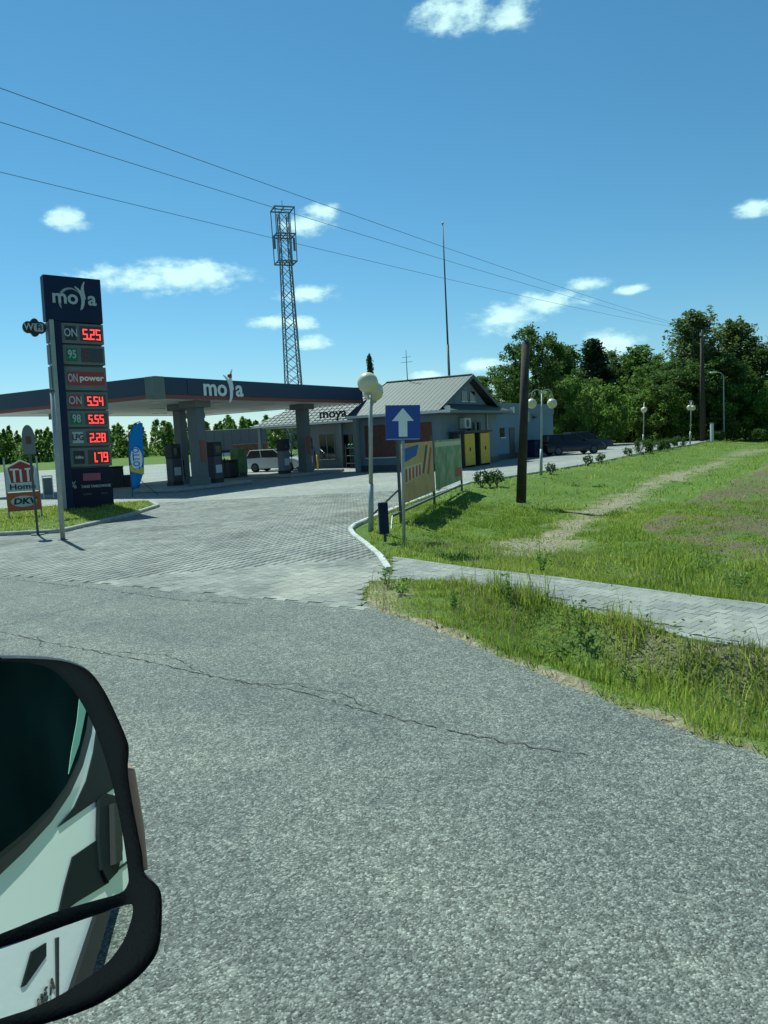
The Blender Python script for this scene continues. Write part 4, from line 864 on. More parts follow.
p = G(371, 531); LN = lamp_near(); LN.location = (p[0], p[1], -.02); LN.rotation_euler = (0, 0, R(80)); lean(LN, 2.9); tag(LN, 'nearest double globe lamp, beside the one-way arrow sign', 'street lamp', 'globe lamps along the forecourt edge')
l0 = None
for (px, py), rz, lab in LAMPS:
    o = lamp_tree() if l0 is None else copy_tree(l0); l0 = l0 or o
    p = G(px, py); o.location = (p[0], p[1], -.02); o.rotation_euler = (0, 0, R(rz)); lean(o, 2.5); tag(o, lab, 'street lamp', 'globe lamps along the forecourt edge')
p = D(724, 430, 73); SL = thing('street_light', (p[0], p[1], -.1), 0, 'slim tall street light before the wood at the far right', 'street light'); MB().cyl((0, 0, 0), (0, 0, 6.1), .06, .045, 8).build('post', 'galv', SL); MB().tube([(0, 0, 6.1), (-.25, 0, 6.4), (-.75, 0, 6.5)], .04, 6).build('arm', 'galv', SL); box('lamp_head', 'white_print', SL, -1.25, -.7, -.14, .14, 6.42, 6.56, bevel=.03)
# one-way sign
p = G(404, 546); OW = thing('one_way_sign', (p[0], p[1], -.02), R(4), 'square blue sign with white upward arrow on a grey post', 'road sign')
MB().cyl((0, 0, 0), (0, 0, 2.44), .03, n=10).build('post', 'galv', OW, True); pn = box('plate', 'blue_sign', OW, -.30, .30, -.045, -.03, 1.87, 2.47)
decal('arrow', [(-.075, 1.93), (.075, 1.93), (.075, 2.20), (.19, 2.20), (0, 2.42), (-.19, 2.20), (-.075, 2.20)], 'white_print', pn, -.052, .006); box('border', 'white_print', pn, -.285, .285, -.0475, -.0465, 1.885, 1.892)
for z_ in (1.98, 2.34): box('clamp', 'galv', OW, -.06, .06, -.029, .04, z_-.02, z_+.02)
lean(OW, 2.2)
# navy box on a post
p = G(384, 541); NBX = thing('post_box', (p[0], p[1], -.02), R(10), 'narrow navy litter box on a short post at the kerb', 'litter box'); box('post', 'steel_dark', NBX, .0, .05, -.02, .03, 0, .72); box('body', 'navy', NBX, -.09, .09, -.12, -.022, .16, .75, bevel=.015); box('flap', 'navy_dark', NBX, -.07, .07, -.128, -.121, .6, .7)
# banner frame
b1, b2, b3 = G(401, 520), G(436, 503.5), G(462, 490); bd = (b3-b1); LB = np.linalg.norm(bd); brz = math.atan2(bd[1], bd[0]); m2 = np.linalg.norm(b2-b1)
BF = thing('banner_frame', (b1[0], b1[1], -.06), brz, 'steel frame carrying two advertising banners on the grass corner', 'banner frame')
for x_ in (0, m2, LB): box('post', 'steel_dark', BF, x_-.03, x_+.03, -.03, .03, -.1, 1.95)
for x_ in (0, m2, LB): box('foot', 'steel_dark', BF, x_-.025, x_+.025, -.55, 1.0, -.06, .0); MB().cyl((x_, .9, 0), (x_, .03, .75), .022, n=6).build('brace', 'steel_dark', BF)
box('rail', 'steel_dark', BF, -.75, LB, -.034, .034, .22, .27); MB().cyl((-.75, 0, .24), (-1.3, -.1, -.05), .02, n=6).build('brace', 'steel_dark', BF)
bn = box('banner', 'tan_banner', BF, .12, m2-.12, -.045, -.032, .42, 1.80)
for pts, m_ in (([(.3, 1.35), (1.7, 1.48), (2.0, 1.75), (.4, 1.68)], 'banner_blue'), ([(.3, .85), (2.2, .98), (2.3, 1.28), (.35, 1.25)], 'banner_cream'), ([(2.3, 1.0), (2.5, 1.0), (3.1, 1.7), (2.85, 1.72)], 'banner_brown'), ([(2.9, .95), (3.1, .92), (3.6, 1.6), (3.4, 1.65)], 'banner_red'), ([(2.6, 1.0), (2.7, 1.0), (3.3, 1.68), (3.2, 1.7)], 'banner_cream')): decal('print', pts, m_, bn, -.049, .003)
for k in range(5): decal('print', [(.4+k*.37, .88+.02*k), (.62+k*.37, .90+.02*k), (.64+k*.37, 1.2+.01*k), (.45+k*.37, 1.2+.01*k)], 'banner_red', bn, -.052, .003)
bm2 = bpy.data.materials.new('picture_print'); bm2.use_nodes = True; n, l = bm2.node_tree.nodes, bm2.node_tree.links; tcn = n.new('ShaderNodeTexCoord')
vv = n.new('ShaderNodeTexVoronoi'); vv.inputs['Scale'].default_value = 4.5; l.new(tcn.outputs['Object'], vv.inputs['Vector']); sp_ = n.new('ShaderNodeSeparateColor'); l.new(vv.outputs['Color'], sp_.inputs[0])
pc = ramp_(n, l, sp_.outputs[0], [(0, (.10, .20, .06)), (.3, (.22, .32, .12)), (.55, (.46, .46, .30)), (.75, (.18, .24, .10)), (.9, (.40, .20, .08)), (1, (.60, .56, .42))]); l.new(mixc(n, l, .45, pc, ramp_(n, l, N_(n, l, tcn, 1.3, 5).outputs[0], [(.35, (.12, .22, .08)), (.65, (.42, .44, .30))])), n['Principled BSDF'].inputs['Base Color']); n['Principled BSDF'].inputs['Roughness'].default_value = .6
bn = box('banner', bm2, BF, m2+.15, LB-.1, -.045, -.032, .42, 1.80)
for pts, m_ in (([(m2+.2, 1.62), (LB-.2, 1.60), (LB-.2, 1.74), (m2+.2, 1.76)], 'banner_cream'), ([(m2+3.2, .6), (LB-.3, .55), (LB-.35, .85), (m2+3.4, .9)], 'banner_red')): decal('print', pts, m_, bn, -.049, .003)
# poles
p = G(521, 501, -.2); WP = thing('wooden_pole', (p[0], p[1], -.25), 0, 'short thick dark wooden pole on the grass bank', 'pole'); wp = MB().cyl((0, 0, 0), (.30, 0, 4.72), .15, .115, 14).build('shaft', 'wood_pole', WP, True); box('pole_cap', 'steel_dark', WP, .24, .38, -.09, .09, 4.721, 4.78)
MB().box(.27, .33, -.04, .04, 2.4, 2.7).build('bracket', 'galv', WP)
p2 = G(703, 441); PP = thing('utility_pole', (p2[0], p2[1], -.3), R(60), 'tall dark A-shaped wooden power pole before the wood', 'utility pole')
for s in (-1, 1): MB().cyl((s*.75, 0, 0), (s*.12, 0, 10.2), .19, .13, 12).build('shaft', 'wood_pole', PP, True)
box('crossarm', 'wood_pole', PP, -1.2, 1.2, -.08, .08, 9.7, 9.85); MB().cyl((-.5, 0, 4.2), (.5, 0, 4.2), .07, n=8).build('brace', 'wood_pole', PP)
for x_ in (-1.05, 0, 1.05): MB().cyl((x_, 0, 9.85), (x_, 0, 10.15 if x_ else 10.5), .05, .03, 8).build('insulator', 'white_print', PP)
# power lines
mat('wire', (.10, .14, .18), .6)
ends = [(0, 88, 15.0), (0, 122, 16.5), (0, 172, 18.5)]
top = np.array([p2[0], p2[1], 9.95]); near_pts = []
for k, (px, py, Y) in enumerate(ends):
    a = D(px, py, Y); e = top+np.array([.5, .866, 0])*(k-1)*1.0+[0, 0, .1]; mid = {0: (270, 190), 1: (270, 212), 2: (270, 243)}[k]
    ext = a+(a-e)*.32; ta = .32/1.32; sag = .45; ext[2] = (a[2]-e[2]*ta+sag*4*ta*(1-ta))/(1-ta)
    pts = [ext+(e-ext)*t+np.array([0, 0, -sag*4*t*(1-t)]) for t in np.linspace(0, 1, 41)]
    near_pts.append(ext)
    w_ = MB().tube(pts, .0075, 5).build('power_line', 'wire'); tag(w_, ['highest of the three overhead wires crossing the sky', 'middle of the three overhead wires crossing the sky', 'lowest of the three overhead wires crossing the sky'][k], 'power line', 'overhead wires')
c_ = sum(near_pts)/3; UP = thing('utility_pole', (c_[0], c_[1], -.1), R(60), 'wooden power pole at the near end of the overhead wires, left of frame', 'utility pole')
MB().cyl((0, 0, 0), (0, 0, float(max(q_[2] for q_ in near_pts))+.2), .17, .12, 12).build('shaft', 'wood_pole', UP, True)
for q_ in near_pts:
    mb = MB(); v_ = Vector(q_)-Vector((c_[0], c_[1], -.1)); v_ = Matrix.Rotation(-R(60), 3, 'Z') @ v_; mb.cyl((0, 0, v_.z-.05), (v_.x, v_.y, v_.z-.03), .04, n=6).build('crossarm', 'wood_pole', UP)
# slim mast beside the shop
p = D(450, 395, 52); MS = thing('flag_mast', (p[0], p[1], 0), 0, 'very tall thin mast rising behind the shop roof', 'mast'); hm = D(443.5, 224, 52)[2]; MB().cyl((0, 0, 0), (0, 0, hm*.5), .10, .08, 8).cyl((0, 0, hm*.5), (0, 0, hm), .065, .035, 8).build('shaft', 'steel_dark', MS, True); MB().ball((0, 0, hm+.05), .08, 8, 6).build('cap', 'steel', MS, True)

# ------------------------------------------------------------------ lattice telecom tower
TY = 92; tb = D(295, 390, TY); tt = D(283.5, 204, TY); TH = tt[2]-.5; TW = thing('lattice_tower', (tb[0]-.15, TY, 0), R(20), 'tall steel lattice telecom tower behind the canopy', 'tower')
mat('tower_steel', (.12, .145, .16), .5, metal=.3)
def hw_at(z): return 1.0-(1.0-.55)*min(1, z/(TH*.8))
LV = np.linspace(0, TH-.5, 24)
for sx in (-1, 1):
    for sy in (-1, 1):
        mb = MB()
        for z0, z1 in zip(LV[:-1], LV[1:]): mb.cyl((sx*hw_at(z0), sy*hw_at(z0), z0), (sx*hw_at(z1), sy*hw_at(z1), z1), .075, n=6)
        mb.build('leg', 'tower_steel', TW)
for k, (z0, z1) in enumerate(zip(LV[:-1], LV[1:])):
    a, b_ = hw_at(z0), hw_at(z1)
    for (c0, c1) in (((-1, -1), (1, -1)), ((1, -1), (1, 1)), ((1, 1), (-1, 1)), ((-1, 1), (-1, -1))):
        MB().cyl((c0[0]*a, c0[1]*a, z0), (c1[0]*b_, c1[1]*b_, z1), .035, n=5).cyl((c1[0]*a, c1[1]*a, z0), (c0[0]*b_, c0[1]*b_, z1), .035, n=5).build('cross_brace', 'tower_steel', TW)
mb = MB()
mb.cyl((hw_at(0)+.15, 0, 0), (hw_at(TH)+.15, 0, TH-5), .04, n=5).cyl((hw_at(0)+.15, .4, 0), (hw_at(TH)+.15, .4, TH-5), .04, n=5).build('cable_ladder', 'tower_steel', TW)
for z_, w_ in ((TH-6.2, 1.1), (TH-3.1, 1.12), (TH-.1, 1.15)):
    mb = MB(); c_ = [(-w_, -w_, z_), (w_, -w_, z_), (w_, w_, z_), (-w_, w_, z_), (-w_, -w_, z_)]; mb.tube(c_, .09, 6); mb.tube([(-w_, 0, z_), (w_, 0, z_)], .06, 5).tube([(0, -w_, z_), (0, w_, z_)], .06, 5).build('platform', 'tower_steel', TW)
for sx in (-1, 1):
    for sy in (-1, 1): MB().cyl((sx*1.1, sy*1.1, TH-6.2), (sx*1.15, sy*1.15, TH-.1), .055, n=5).build('platform_post', 'tower_steel', TW)
for s in (-1, 1): MB().cyl((s*1.25, s*.3, TH-4.7), (s*1.25, s*.3, TH-3.2), .14, n=8).build('antenna', 'grey_mid', TW)
MB().cyl((0, 0, TH-.2), (0, 0, TH+.9), .03, n=5).build('lightning_rod', 'tower_steel', TW)

# ------------------------------------------------------------------ trees
leaf_mat('leaf_dark', (.030, .065, .014), (.10, .165, .034), .42); leaf_mat('leaf_mid', (.042, .092, .017), (.14, .22, .042), .46); leaf_mat('leaf_olive', (.055, .095, .024), (.16, .20, .06), .46); leaf_mat('leaf_bright', (.05, .11, .018), (.17, .26, .045), .48); leaf_mat('needle', (.016, .040, .014), (.05, .09, .028), .25)
mat('bark', (.06, .05, .04), .95, var=.4, scale=2, bump=.5); mat('bark_pale', (.28, .27, .24), .9, var=.4, scale=2)
def crown_pts(kind, Hh, Wr, ncl, nlf, rs):
    C = []
    while len(C) < ncl:
        p = rs.uniform(-1, 1, 3); r_ = np.linalg.norm(p)
        if r_ > 1 or r_ < .35: continue
        zz_ = (p[2]+1)/2
        if kind == 'round': s = np.array([Wr, Wr, 1]); 
        elif kind == 'tall': s = np.array([Wr*(1-.55*abs(zz_-.4)), Wr*(1-.55*abs(zz_-.4)), 1])
        else: s = np.array([Wr*(1.05-zz_), Wr*(1.05-zz_), 1])
        C.append(np.array([p[0]*s[0], p[1]*s[1], zz_]))
    return np.array(C)
def feather_mesh(Hh, Wr, z0, m, seed, nbr=95, nlf=85, lf=.13, barkm='bark_pale'):
    rs = np.random.default_rng(seed); P = []; r_ = []; mb = MB(); tr_ = .016*Hh+.04
    for i in range(nbr):
        zr_ = rs.uniform(0, 1)**.85; zb = z0+(Hh*.88-z0)*zr_; az = rs.uniform(0, 2*np.pi); el = np.radians(rs.uniform(38, 66)+14*zr_); L = (Wr*1.5*(1-.62*zr_)+.3)*rs.uniform(.65, 1.2)
        d = np.array([np.cos(az)*np.cos(el), np.sin(az)*np.cos(el), np.sin(el)]); a = np.array([0, 0, zb-L*.35]); mb.cyl(a, a+d*L, .03+.02*(1-zr_), .008, 5)
        t = rs.uniform(.18, 1.08, nlf)[:, None]; q_ = a+d*L*t+rs.normal(0, 1, (nlf, 3))*(.10+.20*np.sin(np.pi*np.clip(t, 0, 1)))*(.6+.25*Wr/2); P.append(q_); r_.append(np.clip(rs.uniform(0, .75, nlf)+rs.uniform(0, .3), 0, 1))
    P = np.concatenate(P); r_ = np.concatenate(r_); n_ = len(P); A = rs.normal(0, 1, (n_, 3)); A /= np.linalg.norm(A, axis=1)[:, None]; B = np.cross(A, rs.normal(0, 1, (n_, 3))); B /= np.linalg.norm(B, axis=1)[:, None]
    s = (lf*rs.uniform(.55, 1.35, n_))[:, None]; o = bpy.data.objects.new('tree', None); COL.objects.link(o); quads('crown', P, A*s, B*s*.6, r_, m, o)
    mb.cyl((0, 0, 0), (.1, .05, Hh*.6), tr_, tr_*.5, 10).cyl((.1, .05, Hh*.6), (0, 0, Hh*.93), tr_*.5, .02, 8).build('trunk', barkm, o); return o
def tree_mesh(kind, Hh, Wr, z0, m, seed, ncl=110, nlf=52, lf=.20, barkm='bark', clr=None, drop=None):
    rs = np.random.default_rng(seed); C = crown_pts(kind, Hh, Wr, ncl, nlf, rs); C[:, 2] = z0+C[:, 2]*(Hh-z0)
    # lobes: pull clumps towards a handful of boughs so that the outline breaks up
    lob = C[rs.integers(0, ncl, max(6, ncl//9))]; 
    for i in range(ncl):
        j = np.argmin(np.linalg.norm(lob-C[i], axis=1)); C[i] += (lob[j]-C[i])*rs.uniform(0, .55)
    cr = (clr or .11*Wr+.38)*rs.uniform(.6, 1.35, ncl); P = []; r_ = []
    for i in range(ncl):
        k = int(nlf*rs.uniform(.6, 1.3)); q_ = rs.normal(0, 1, (k, 3)); q_ /= np.linalg.norm(q_, axis=1)[:, None]; q_ *= (rs.uniform(0, 1, k)**.5)[:, None]*cr[i]; q_[:, 2] *= .75
        if kind == 'cone': q_[:, 2] -= .3*np.hypot(q_[:, 0], q_[:, 1])
        P.append(C[i]+q_); r_.append(np.clip(rs.uniform(0, 1, k)*.7+rs.uniform(0, .35), 0, 1))
    P = np.concatenate(P); r_ = np.concatenate(r_); n_ = len(P); A = rs.normal(0, 1, (n_, 3)); A /= np.linalg.norm(A, axis=1)[:, None]; B = np.cross(A, rs.normal(0, 1, (n_, 3))); B /= np.linalg.norm(B, axis=1)[:, None]
    s = (lf*rs.uniform(.55, 1.3, n_))[:, None]; o = bpy.data.objects.new('tree', None); COL.objects.link(o)
    quads('crown', P, A*s, B*s*.6, r_, m, o)
    mb = MB(); tr_ = .018*Hh+.05; mb.cyl((0, 0, 0), (rs.normal(0, .1), rs.normal(0, .1), z0+(Hh-z0)*.45), tr_, tr_*.5, 10); mb.cyl((0, 0, z0+(Hh-z0)*.4), (rs.normal(0, .2), rs.normal(0, .2), z0+(Hh-z0)*.9), tr_*.5, .03, 8)
    for i in rs.integers(0, ncl, 16): zb = max(z0*.8, C[i][2]-.35*np.hypot(C[i][0], C[i][1])-.6); mb.cyl((0, 0, zb), C[i], tr_*.28, .025, 6)
    mb.build('trunk', barkm, o); return o
T_ROUND = tree_mesh('round', 10, 3.4, 1.4, 'leaf_mid', 1, 210, 75, .13, clr=.62); T_TALL = feather_mesh(13, 2.6, 1.6, 'leaf_mid', 2, 120, 90, .14); T_OLD = tree_mesh('round', 11, 3.9, .9, 'leaf_dark', 3, 250, 72, .14, clr=.66)
T_CONE = tree_mesh('cone', 12, 2.6, 1.0, 'needle', 4, 150, 50, .17); T_ASPEN = feather_mesh(14, 3.0, 3.0, 'leaf_olive', 5, 110, 85, .14); T_BUSH = tree_mesh('round', 5, 3.6, .1, 'leaf_bright', 6, 190, 75, .12, clr=.5)
PROTO_USED = {}
def tree(name, proto, px, top, Y, wpx, label, cat='tree', hscale=None, rz=None, zb=-.25, group='trees of the wood on the right'):
    base = D(px, 430, Y); hgt = D(px, top, Y)[2]-zb
    key = id(proto.children[0].data)
    if key not in PROTO_USED:
        co = np.empty(len(proto.children[0].data.vertices)*3, np.float32); proto.children[0].data.vertices.foreach_get('co', co); co = co.reshape(-1, 3)
        PROTO_USED[key] = (float(np.percentile(co[:, 2], 99.7)), float(np.percentile(co[:, 0], 98)-np.percentile(co[:, 0], 2))); o = proto
    else: o = copy_tree(proto)
    H0, W0_ = PROTO_USED[key]
    o.location = (base[0], Y, zb); s = hgt/H0; sw = wpx/FPX*Y/W0_; o.scale = (sw, sw, s); o.rotation_euler = (0, 0, R(rz if rz is not None else random.uniform(0, 360)))
    o.name = name; tag(o, label, cat, group); return o
# (name, proto, px, top, distance, width px, label)
TREES = [('broadleaf_tree', T_OLD, 538, 328, 78, 62, 'dark rounded tree rising behind the annex and the wooden pole'),
 ('broadleaf_tree', T_ROUND, 500, 368, 84, 50, 'lower tree peeping over the right end of the shop roof'),
 ('birch_tree', T_TALL, 566, 348, 92, 42, 'slim tree right of the dark rounded tree'),
 ('spruce_tree', T_CONE, 595, 340, 100, 40, 'pointed spruce in the gap left of the wood centre'),
 ('broadleaf_tree', T_ROUND, 578, 372, 86, 50, 'pale tree crown low behind the parked cars'),
 ('broadleaf_tree', T_OLD, 618, 352, 102, 52, 'dark tree in the middle of the wood beside the spruce'),
 ('birch_tree', T_TALL, 640, 346, 96, 44, 'light slender tree at the middle of the wood'),
 ('broadleaf_tree', T_ROUND, 660, 356, 90, 54, 'full tree left of the tall feathery aspens'),
 ('aspen_tree', T_ASPEN, 695, 312, 82, 56, 'tallest feathery tree beside the A-shaped power pole'),
 ('aspen_tree', T_ASPEN, 736, 321, 86, 52, 'second tall feathery tree near the right edge'),
 ('broadleaf_tree', T_OLD, 680, 362, 78, 62, 'dense tree crown below the tallest aspen on its left'),
 ('broadleaf_tree', T_OLD, 718, 352, 80, 64, 'dense dark tree under the two aspens'),
 ('broadleaf_tree', T_OLD, 762, 338, 84, 66, 'dark full tree cut by the right edge of the picture'),
 ('rounded_bush', T_BUSH, 592, 384, 74, 68, 'big rounded light green bush behind the parked cars'),
 ('rounded_bush', T_BUSH, 634, 396, 82, 60, 'rounded bush at the centre foot of the wood'),
 ('rounded_bush', T_BUSH, 665, 388, 78, 62, 'rounded bush at the foot of the wood left of the power pole'),
 ('rounded_bush', T_BUSH, 735, 385, 78, 62, 'bush at the foot of the wood behind the street light'),
 ('rounded_bush', T_BUSH, 770, 380, 80, 60, 'bush at the foot of the wood at the right edge'),
 ('rounded_bush', T_BUSH, 550, 392, 84, 54, 'bush behind the annex roof'),
 ('spruce_tree', T_CONE, 520, 362, 94, 34, 'narrow spruce behind the wooden pole'),
 ('spruce_tree', T_CONE, 750, 345, 98, 40, 'dark spruce between the aspens and the right edge'),
 ('broadleaf_tree', T_ROUND, 612, 366, 110, 60, 'far tree filling the gap at the middle of the wood'),
 ('broadleaf_tree', T_OLD, 645, 360, 112, 60, 'far dark tree behind the slender birch'),
 ('broadleaf_tree', T_OLD, 700, 348, 108, 70, 'far dark tree behind the power pole'),
 ('broadleaf_tree', T_ROUND, 556, 368, 108, 60, 'far tree between the annex and the spruce'),
 ('broadleaf_tree', T_ROUND, 284, 414, 120, 32, 'round green tree beyond the left end of the shop roof'),
 ('spruce_tree', T_CONE, 373, 355, 72, 12, 'thin pointed conifer top rising behind the near globe lamp'),
]
for a in TREES: tree(*a)
# undergrowth at the foot of the wood
P = np.column_stack([rng.uniform(12, 66, 26000), rng.uniform(76, 92, 26000)]); P = P[~inside_poly(P, FORE)]; hz_ = rng.uniform(0, 1, len(P))**1.3*(1.2+1.3*np.clip(vnoise(P, .25, 40), -.6, 1))
A = rng.normal(0, 1, (len(P), 3)); A /= np.linalg.norm(A, axis=1)[:, None]; B = np.cross(A, rng.normal(0, 1, A.shape)); B /= np.linalg.norm(B, axis=1)[:, None]; s = rng.uniform(.08, .22, len(P))[:, None]
o = quads('undergrowth', np.column_stack([P, hz_-.2]), A*s, B*s*.6, rng.uniform(.3, 1, len(P)), 'leaf_mid'); tag(o, 'light green undergrowth along the foot of the wood', 'undergrowth', kind='stuff')
# far wood beyond the station on the left
PP_ = []; 
for k in range(340):
    x_ = -180+k*.70+random.gauss(0, 1.2); y_ = 205+random.uniform(-10, 26); hh_ = random.uniform(7.2, 9.8); wr = random.uniform(1.6, 2.6); n_ = 190
    z_ = rng.uniform(0, 1, n_); rr = wr*(1.1-z_**2)*np.sqrt(rng.uniform(.2, 1, n_)); th = rng.uniform(0, 6.28, n_); PP_.append(np.column_stack([x_+rr*np.cos(th), y_+rr*np.sin(th), z_*hh_]))
P = np.concatenate(PP_); A = rng.normal(0, 1, P.shape); A /= np.linalg.norm(A, axis=1)[:, None]; B = np.cross(A, rng.normal(0, 1, P.shape)); B /= np.linalg.norm(B, axis=1)[:, None]; s = rng.uniform(.3, .7, len(P))[:, None]
o = quads('far_wood', P, A*s, B*s*.7, rng.uniform(.1, .9, len(P)), 'leaf_mid'); tag(o, 'long dark line of woodland on the left horizon', 'woodland', kind='stuff')
# shrubs along the forecourt edge
def shrub_mesh(seed, w_, h_, n_):
    rs = np.random.default_rng(seed); C = rs.normal(0, 1, (14, 3)); C /= np.linalg.norm(C, axis=1)[:, None]; C = C*[w_*.65, w_*.65, h_*.38]; C[:, 2] += h_*.58
    P = (C[rs.integers(0, 14, n_)]+rs.normal(0, .11*w_+.02, (n_, 3))); P[:, 2] = np.abs(P[:, 2]); A = rs.normal(0, 1, (n_, 3)); A /= np.linalg.norm(A, axis=1)[:, None]; B = np.cross(A, rs.normal(0, 1, (n_, 3))); B /= np.linalg.norm(B, axis=1)[:, None]; s = rs.uniform(.03, .07, n_)[:, None]
    o = bpy.data.objects.new('shrub', None); COL.objects.link(o); quads('foliage', P, A*s, B*s*.6, rs.uniform(0, .7, n_), 'leaf_dark', o); mb = MB()
    for i in range(6): mb.cyl((0, 0, -.05), C[i], .015, .006, 5)
    mb.build('stems', 'bark', o); return o
SH = [shrub_mesh(1, .30, .5, 240), shrub_mesh(2, .75, .75, 1500)]; used = [0, 0]
SHR = [(482, 486, 0, 'leggy little shrub nearest the banner frame, left of a close pair'), (490, 485, 0, 'middle one of the little shrubs right of the banner frame'), (497, 484, 0, 'right one of the little shrubs left of the wooden pole'), (551, 473, 0, 'tiny shrub at the foot of the second globe lamp'),
       (588, 465, 0, 'small shrub on the kerb below the parked cars'), (601, 462.5, 0, 'small shrub right of the one below the cars'), (628, 456, 0, 'small shrub left of the third globe lamp'), (644, 453, 1, 'large dark shrub at the foot of the third globe lamp'),
       (660, 450.5, 1, 'shrub just right of the third globe lamp'), (668, 448.5, 1, 'shrub midway between the two farthest globe lamps'), (679, 446.5, 1, 'shrub left of the farthest globe lamp'), (718, 440, 1, 'dark shrub right of the power pole foot'), (760, 438, 1, 'dark shrub at the far right field edge')]
for px, py, k, lab in SHR:
    o = SH[k] if not used[k] else copy_tree(SH[k]); used[k] = 1; p = G(px, py); o.location = (p[0], p[1], -.03); o.rotation_euler = (0, 0, random.uniform(0, 6.28)); sc_ = random.uniform(.85, 1.15); o.scale = (sc_, sc_, sc_); tag(o, lab, 'shrub', 'shrubs along the forecourt edge')
p = G(712, 441); MP = thing('marker_post', (p[0], p[1], -.1), R(8), 'short white marker post beside the tall double pole', 'post'); box('post', 'white_board', MP, -.12, .12, -.12, .12, 0, 1.7, bevel=.02); box('cap', 'grey_mid', MP, -.14, .14, -.14, .14, 1.702, 1.78)

# ------------------------------------------------------------------ camper van with wing mirror
VF = np.array([-.8, .6, 0]); VR = np.array([.6, .8, 0]); VAN = thing('camper_van', (0, 0, 0), math.atan2(.8, .6), 'white camper van side with black two-glass wing mirror at lower left', 'camper van')
SIDE_X = -.06
def loc_(P): P = np.asarray(P); return np.array([P@VR, P@VF, P[2]])           # world to van frame
def nrm(v): return v/np.linalg.norm(v)
def mirror_hit(px, py, nl, M):
    o = np.array([0, 0, EYE]); d = nrm(ray(px, py)); t = ((M-o)@nl)/(d@nl); return o+d*t, d
def reflect_to_side(px, py, nl, M):
    P, d = mirror_hit(px, py, nl, M); o = d-2*(d@nl)*nl; s = (SIDE_X-P@VR)/(o@VR); return loc_(P+o*s)
MC = np.array([0, 0, EYE])+ray(60, 840)/np.linalg.norm(ray(60, 840)[:2])*.85
N1 = nrm(-.93*VF-.36*VR+np.array([0, 0, .2])); N2 = nrm(-.93*VF-.345*VR+np.array([0, 0, .06]))
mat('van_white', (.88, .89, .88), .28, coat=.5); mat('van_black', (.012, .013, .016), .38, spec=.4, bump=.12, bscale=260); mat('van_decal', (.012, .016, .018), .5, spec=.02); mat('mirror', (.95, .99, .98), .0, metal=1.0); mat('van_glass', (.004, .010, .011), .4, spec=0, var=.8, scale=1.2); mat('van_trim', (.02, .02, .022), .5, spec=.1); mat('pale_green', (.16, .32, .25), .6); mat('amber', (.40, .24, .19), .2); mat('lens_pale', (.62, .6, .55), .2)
bv = box('body', 'van_white', VAN, SIDE_X-2.0, SIDE_X-.004, -4.6, 1.0, .32, 2.75)
# window, rubber frame, decals on the side: laid out where they stand on the van
def side_poly(name, pix_, nl, M, m, x_, t=.004, par=VAN):
    q_ = [reflect_to_side(px, py, nl, M) for px, py in pix_]; return MB().prism([(x_, p_[1], p_[2]) for p_ in q_], (t, 0, 0)).build(name, m, par)
WIN = [(-60, 640), (60, 640), (84, 668), (86, 700), (82, 730), (74, 760), (62, 785), (45, 808), (20, 832), (-10, 856), (-60, 890)]
WFR = [(-60, 630), (70, 630), (91, 664), (93, 700), (89, 734), (80, 766), (67, 794), (48, 822), (20, 852), (-10, 880), (-60, 916)]
side_poly('window_rubber', WFR, N1, MC, 'van_trim', SIDE_X-.003, .012); side_poly('window_glass', WIN, N1, MC, 'van_glass', SIDE_X+.0095, .004)
side_poly('painted_reflection', [(76, 686), (80, 684), (81, 712), (74, 745), (63, 775), (66, 752), (72, 722)], N1, MC, 'pale_green', SIDE_X+.0145, .002)  # reflection along the window edge, painted as a pale green strip
side_poly('decal', [(96, 730), (104, 745), (116, 786), (58, 826), (74, 806), (86, 780), (93, 752)], N1, MC, 'van_decal', SIDE_X-.003, .005)
side_poly('decal', [(72, 856), (104, 834), (108, 882), (58, 912), (64, 885)], N1, MC, 'van_decal', SIDE_X-.003, .005)
side_poly('recess', [(96, 800), (103, 794), (112, 796), (118, 815), (119, 850), (114, 872), (104, 882), (98, 870), (95, 835)], N1, MC, 'van_decal', SIDE_X-.001, .014)
hd = side_poly('handle', [(105, 805), (112, 806), (113, 862), (106, 866)], N1, MC, 'van_trim', SIDE_X+.0135, .02)
side_poly('door_seam', [(60, 912), (62, 912), (128, 862), (127, 860)], N1, MC, 'van_trim', SIDE_X-.003, .0035)
M2 = MC-N1*.004
# lower body: text and stripes
q_ = [reflect_to_side(px, py, N2, M2) for px, py in ((30, 1000), (52, 968))]
e1 = Vector(q_[0]-q_[1]); wtxt = e1.length; e1.normalize(); e2 = Vector((1, 0, 0)).cross(e1); mid = (q_[0]+q_[1])/2
LET = Matrix(((e1.x, e2.x, 1, 0), (e1.y, e2.y, 0, 0), (e1.z, e2.z, 0, 0), (0, 0, 0, 1)))
text('side_number', 'A 361', 'van_black', VAN, SIDE_X+.001, float(mid[1]), float(mid[2]), wtxt/5.2, rot=LET, ext=.002, bold=.001, width=1.7)
side_poly('lower_decal', [(18, 974), (28, 940), (42, 932), (42, 945), (22, 972)], N2, M2, 'van_decal', SIDE_X-.003, .005)
side_poly('seam', [(52, 928), (55, 927), (55, 1000), (53, 1000)], N2, M2, 'van_trim', SIDE_X-.003, .004)
for f_ in (-3.6, .45):
    wv = MB().cyl((SIDE_X-.25, f_, .34), (SIDE_X+.004, f_, .34), .34, n=28).build('wheel', 'rubber', VAN, bevel=.03); MB().cyl((SIDE_X+.005, f_, .34), (SIDE_X+.02, f_, .34), .21, n=20).build('rim', 'steel', wv)
box('sill', 'van_trim', VAN, SIDE_X-.1, SIDE_X+.012, -3.1, 0.0, .30, .42)
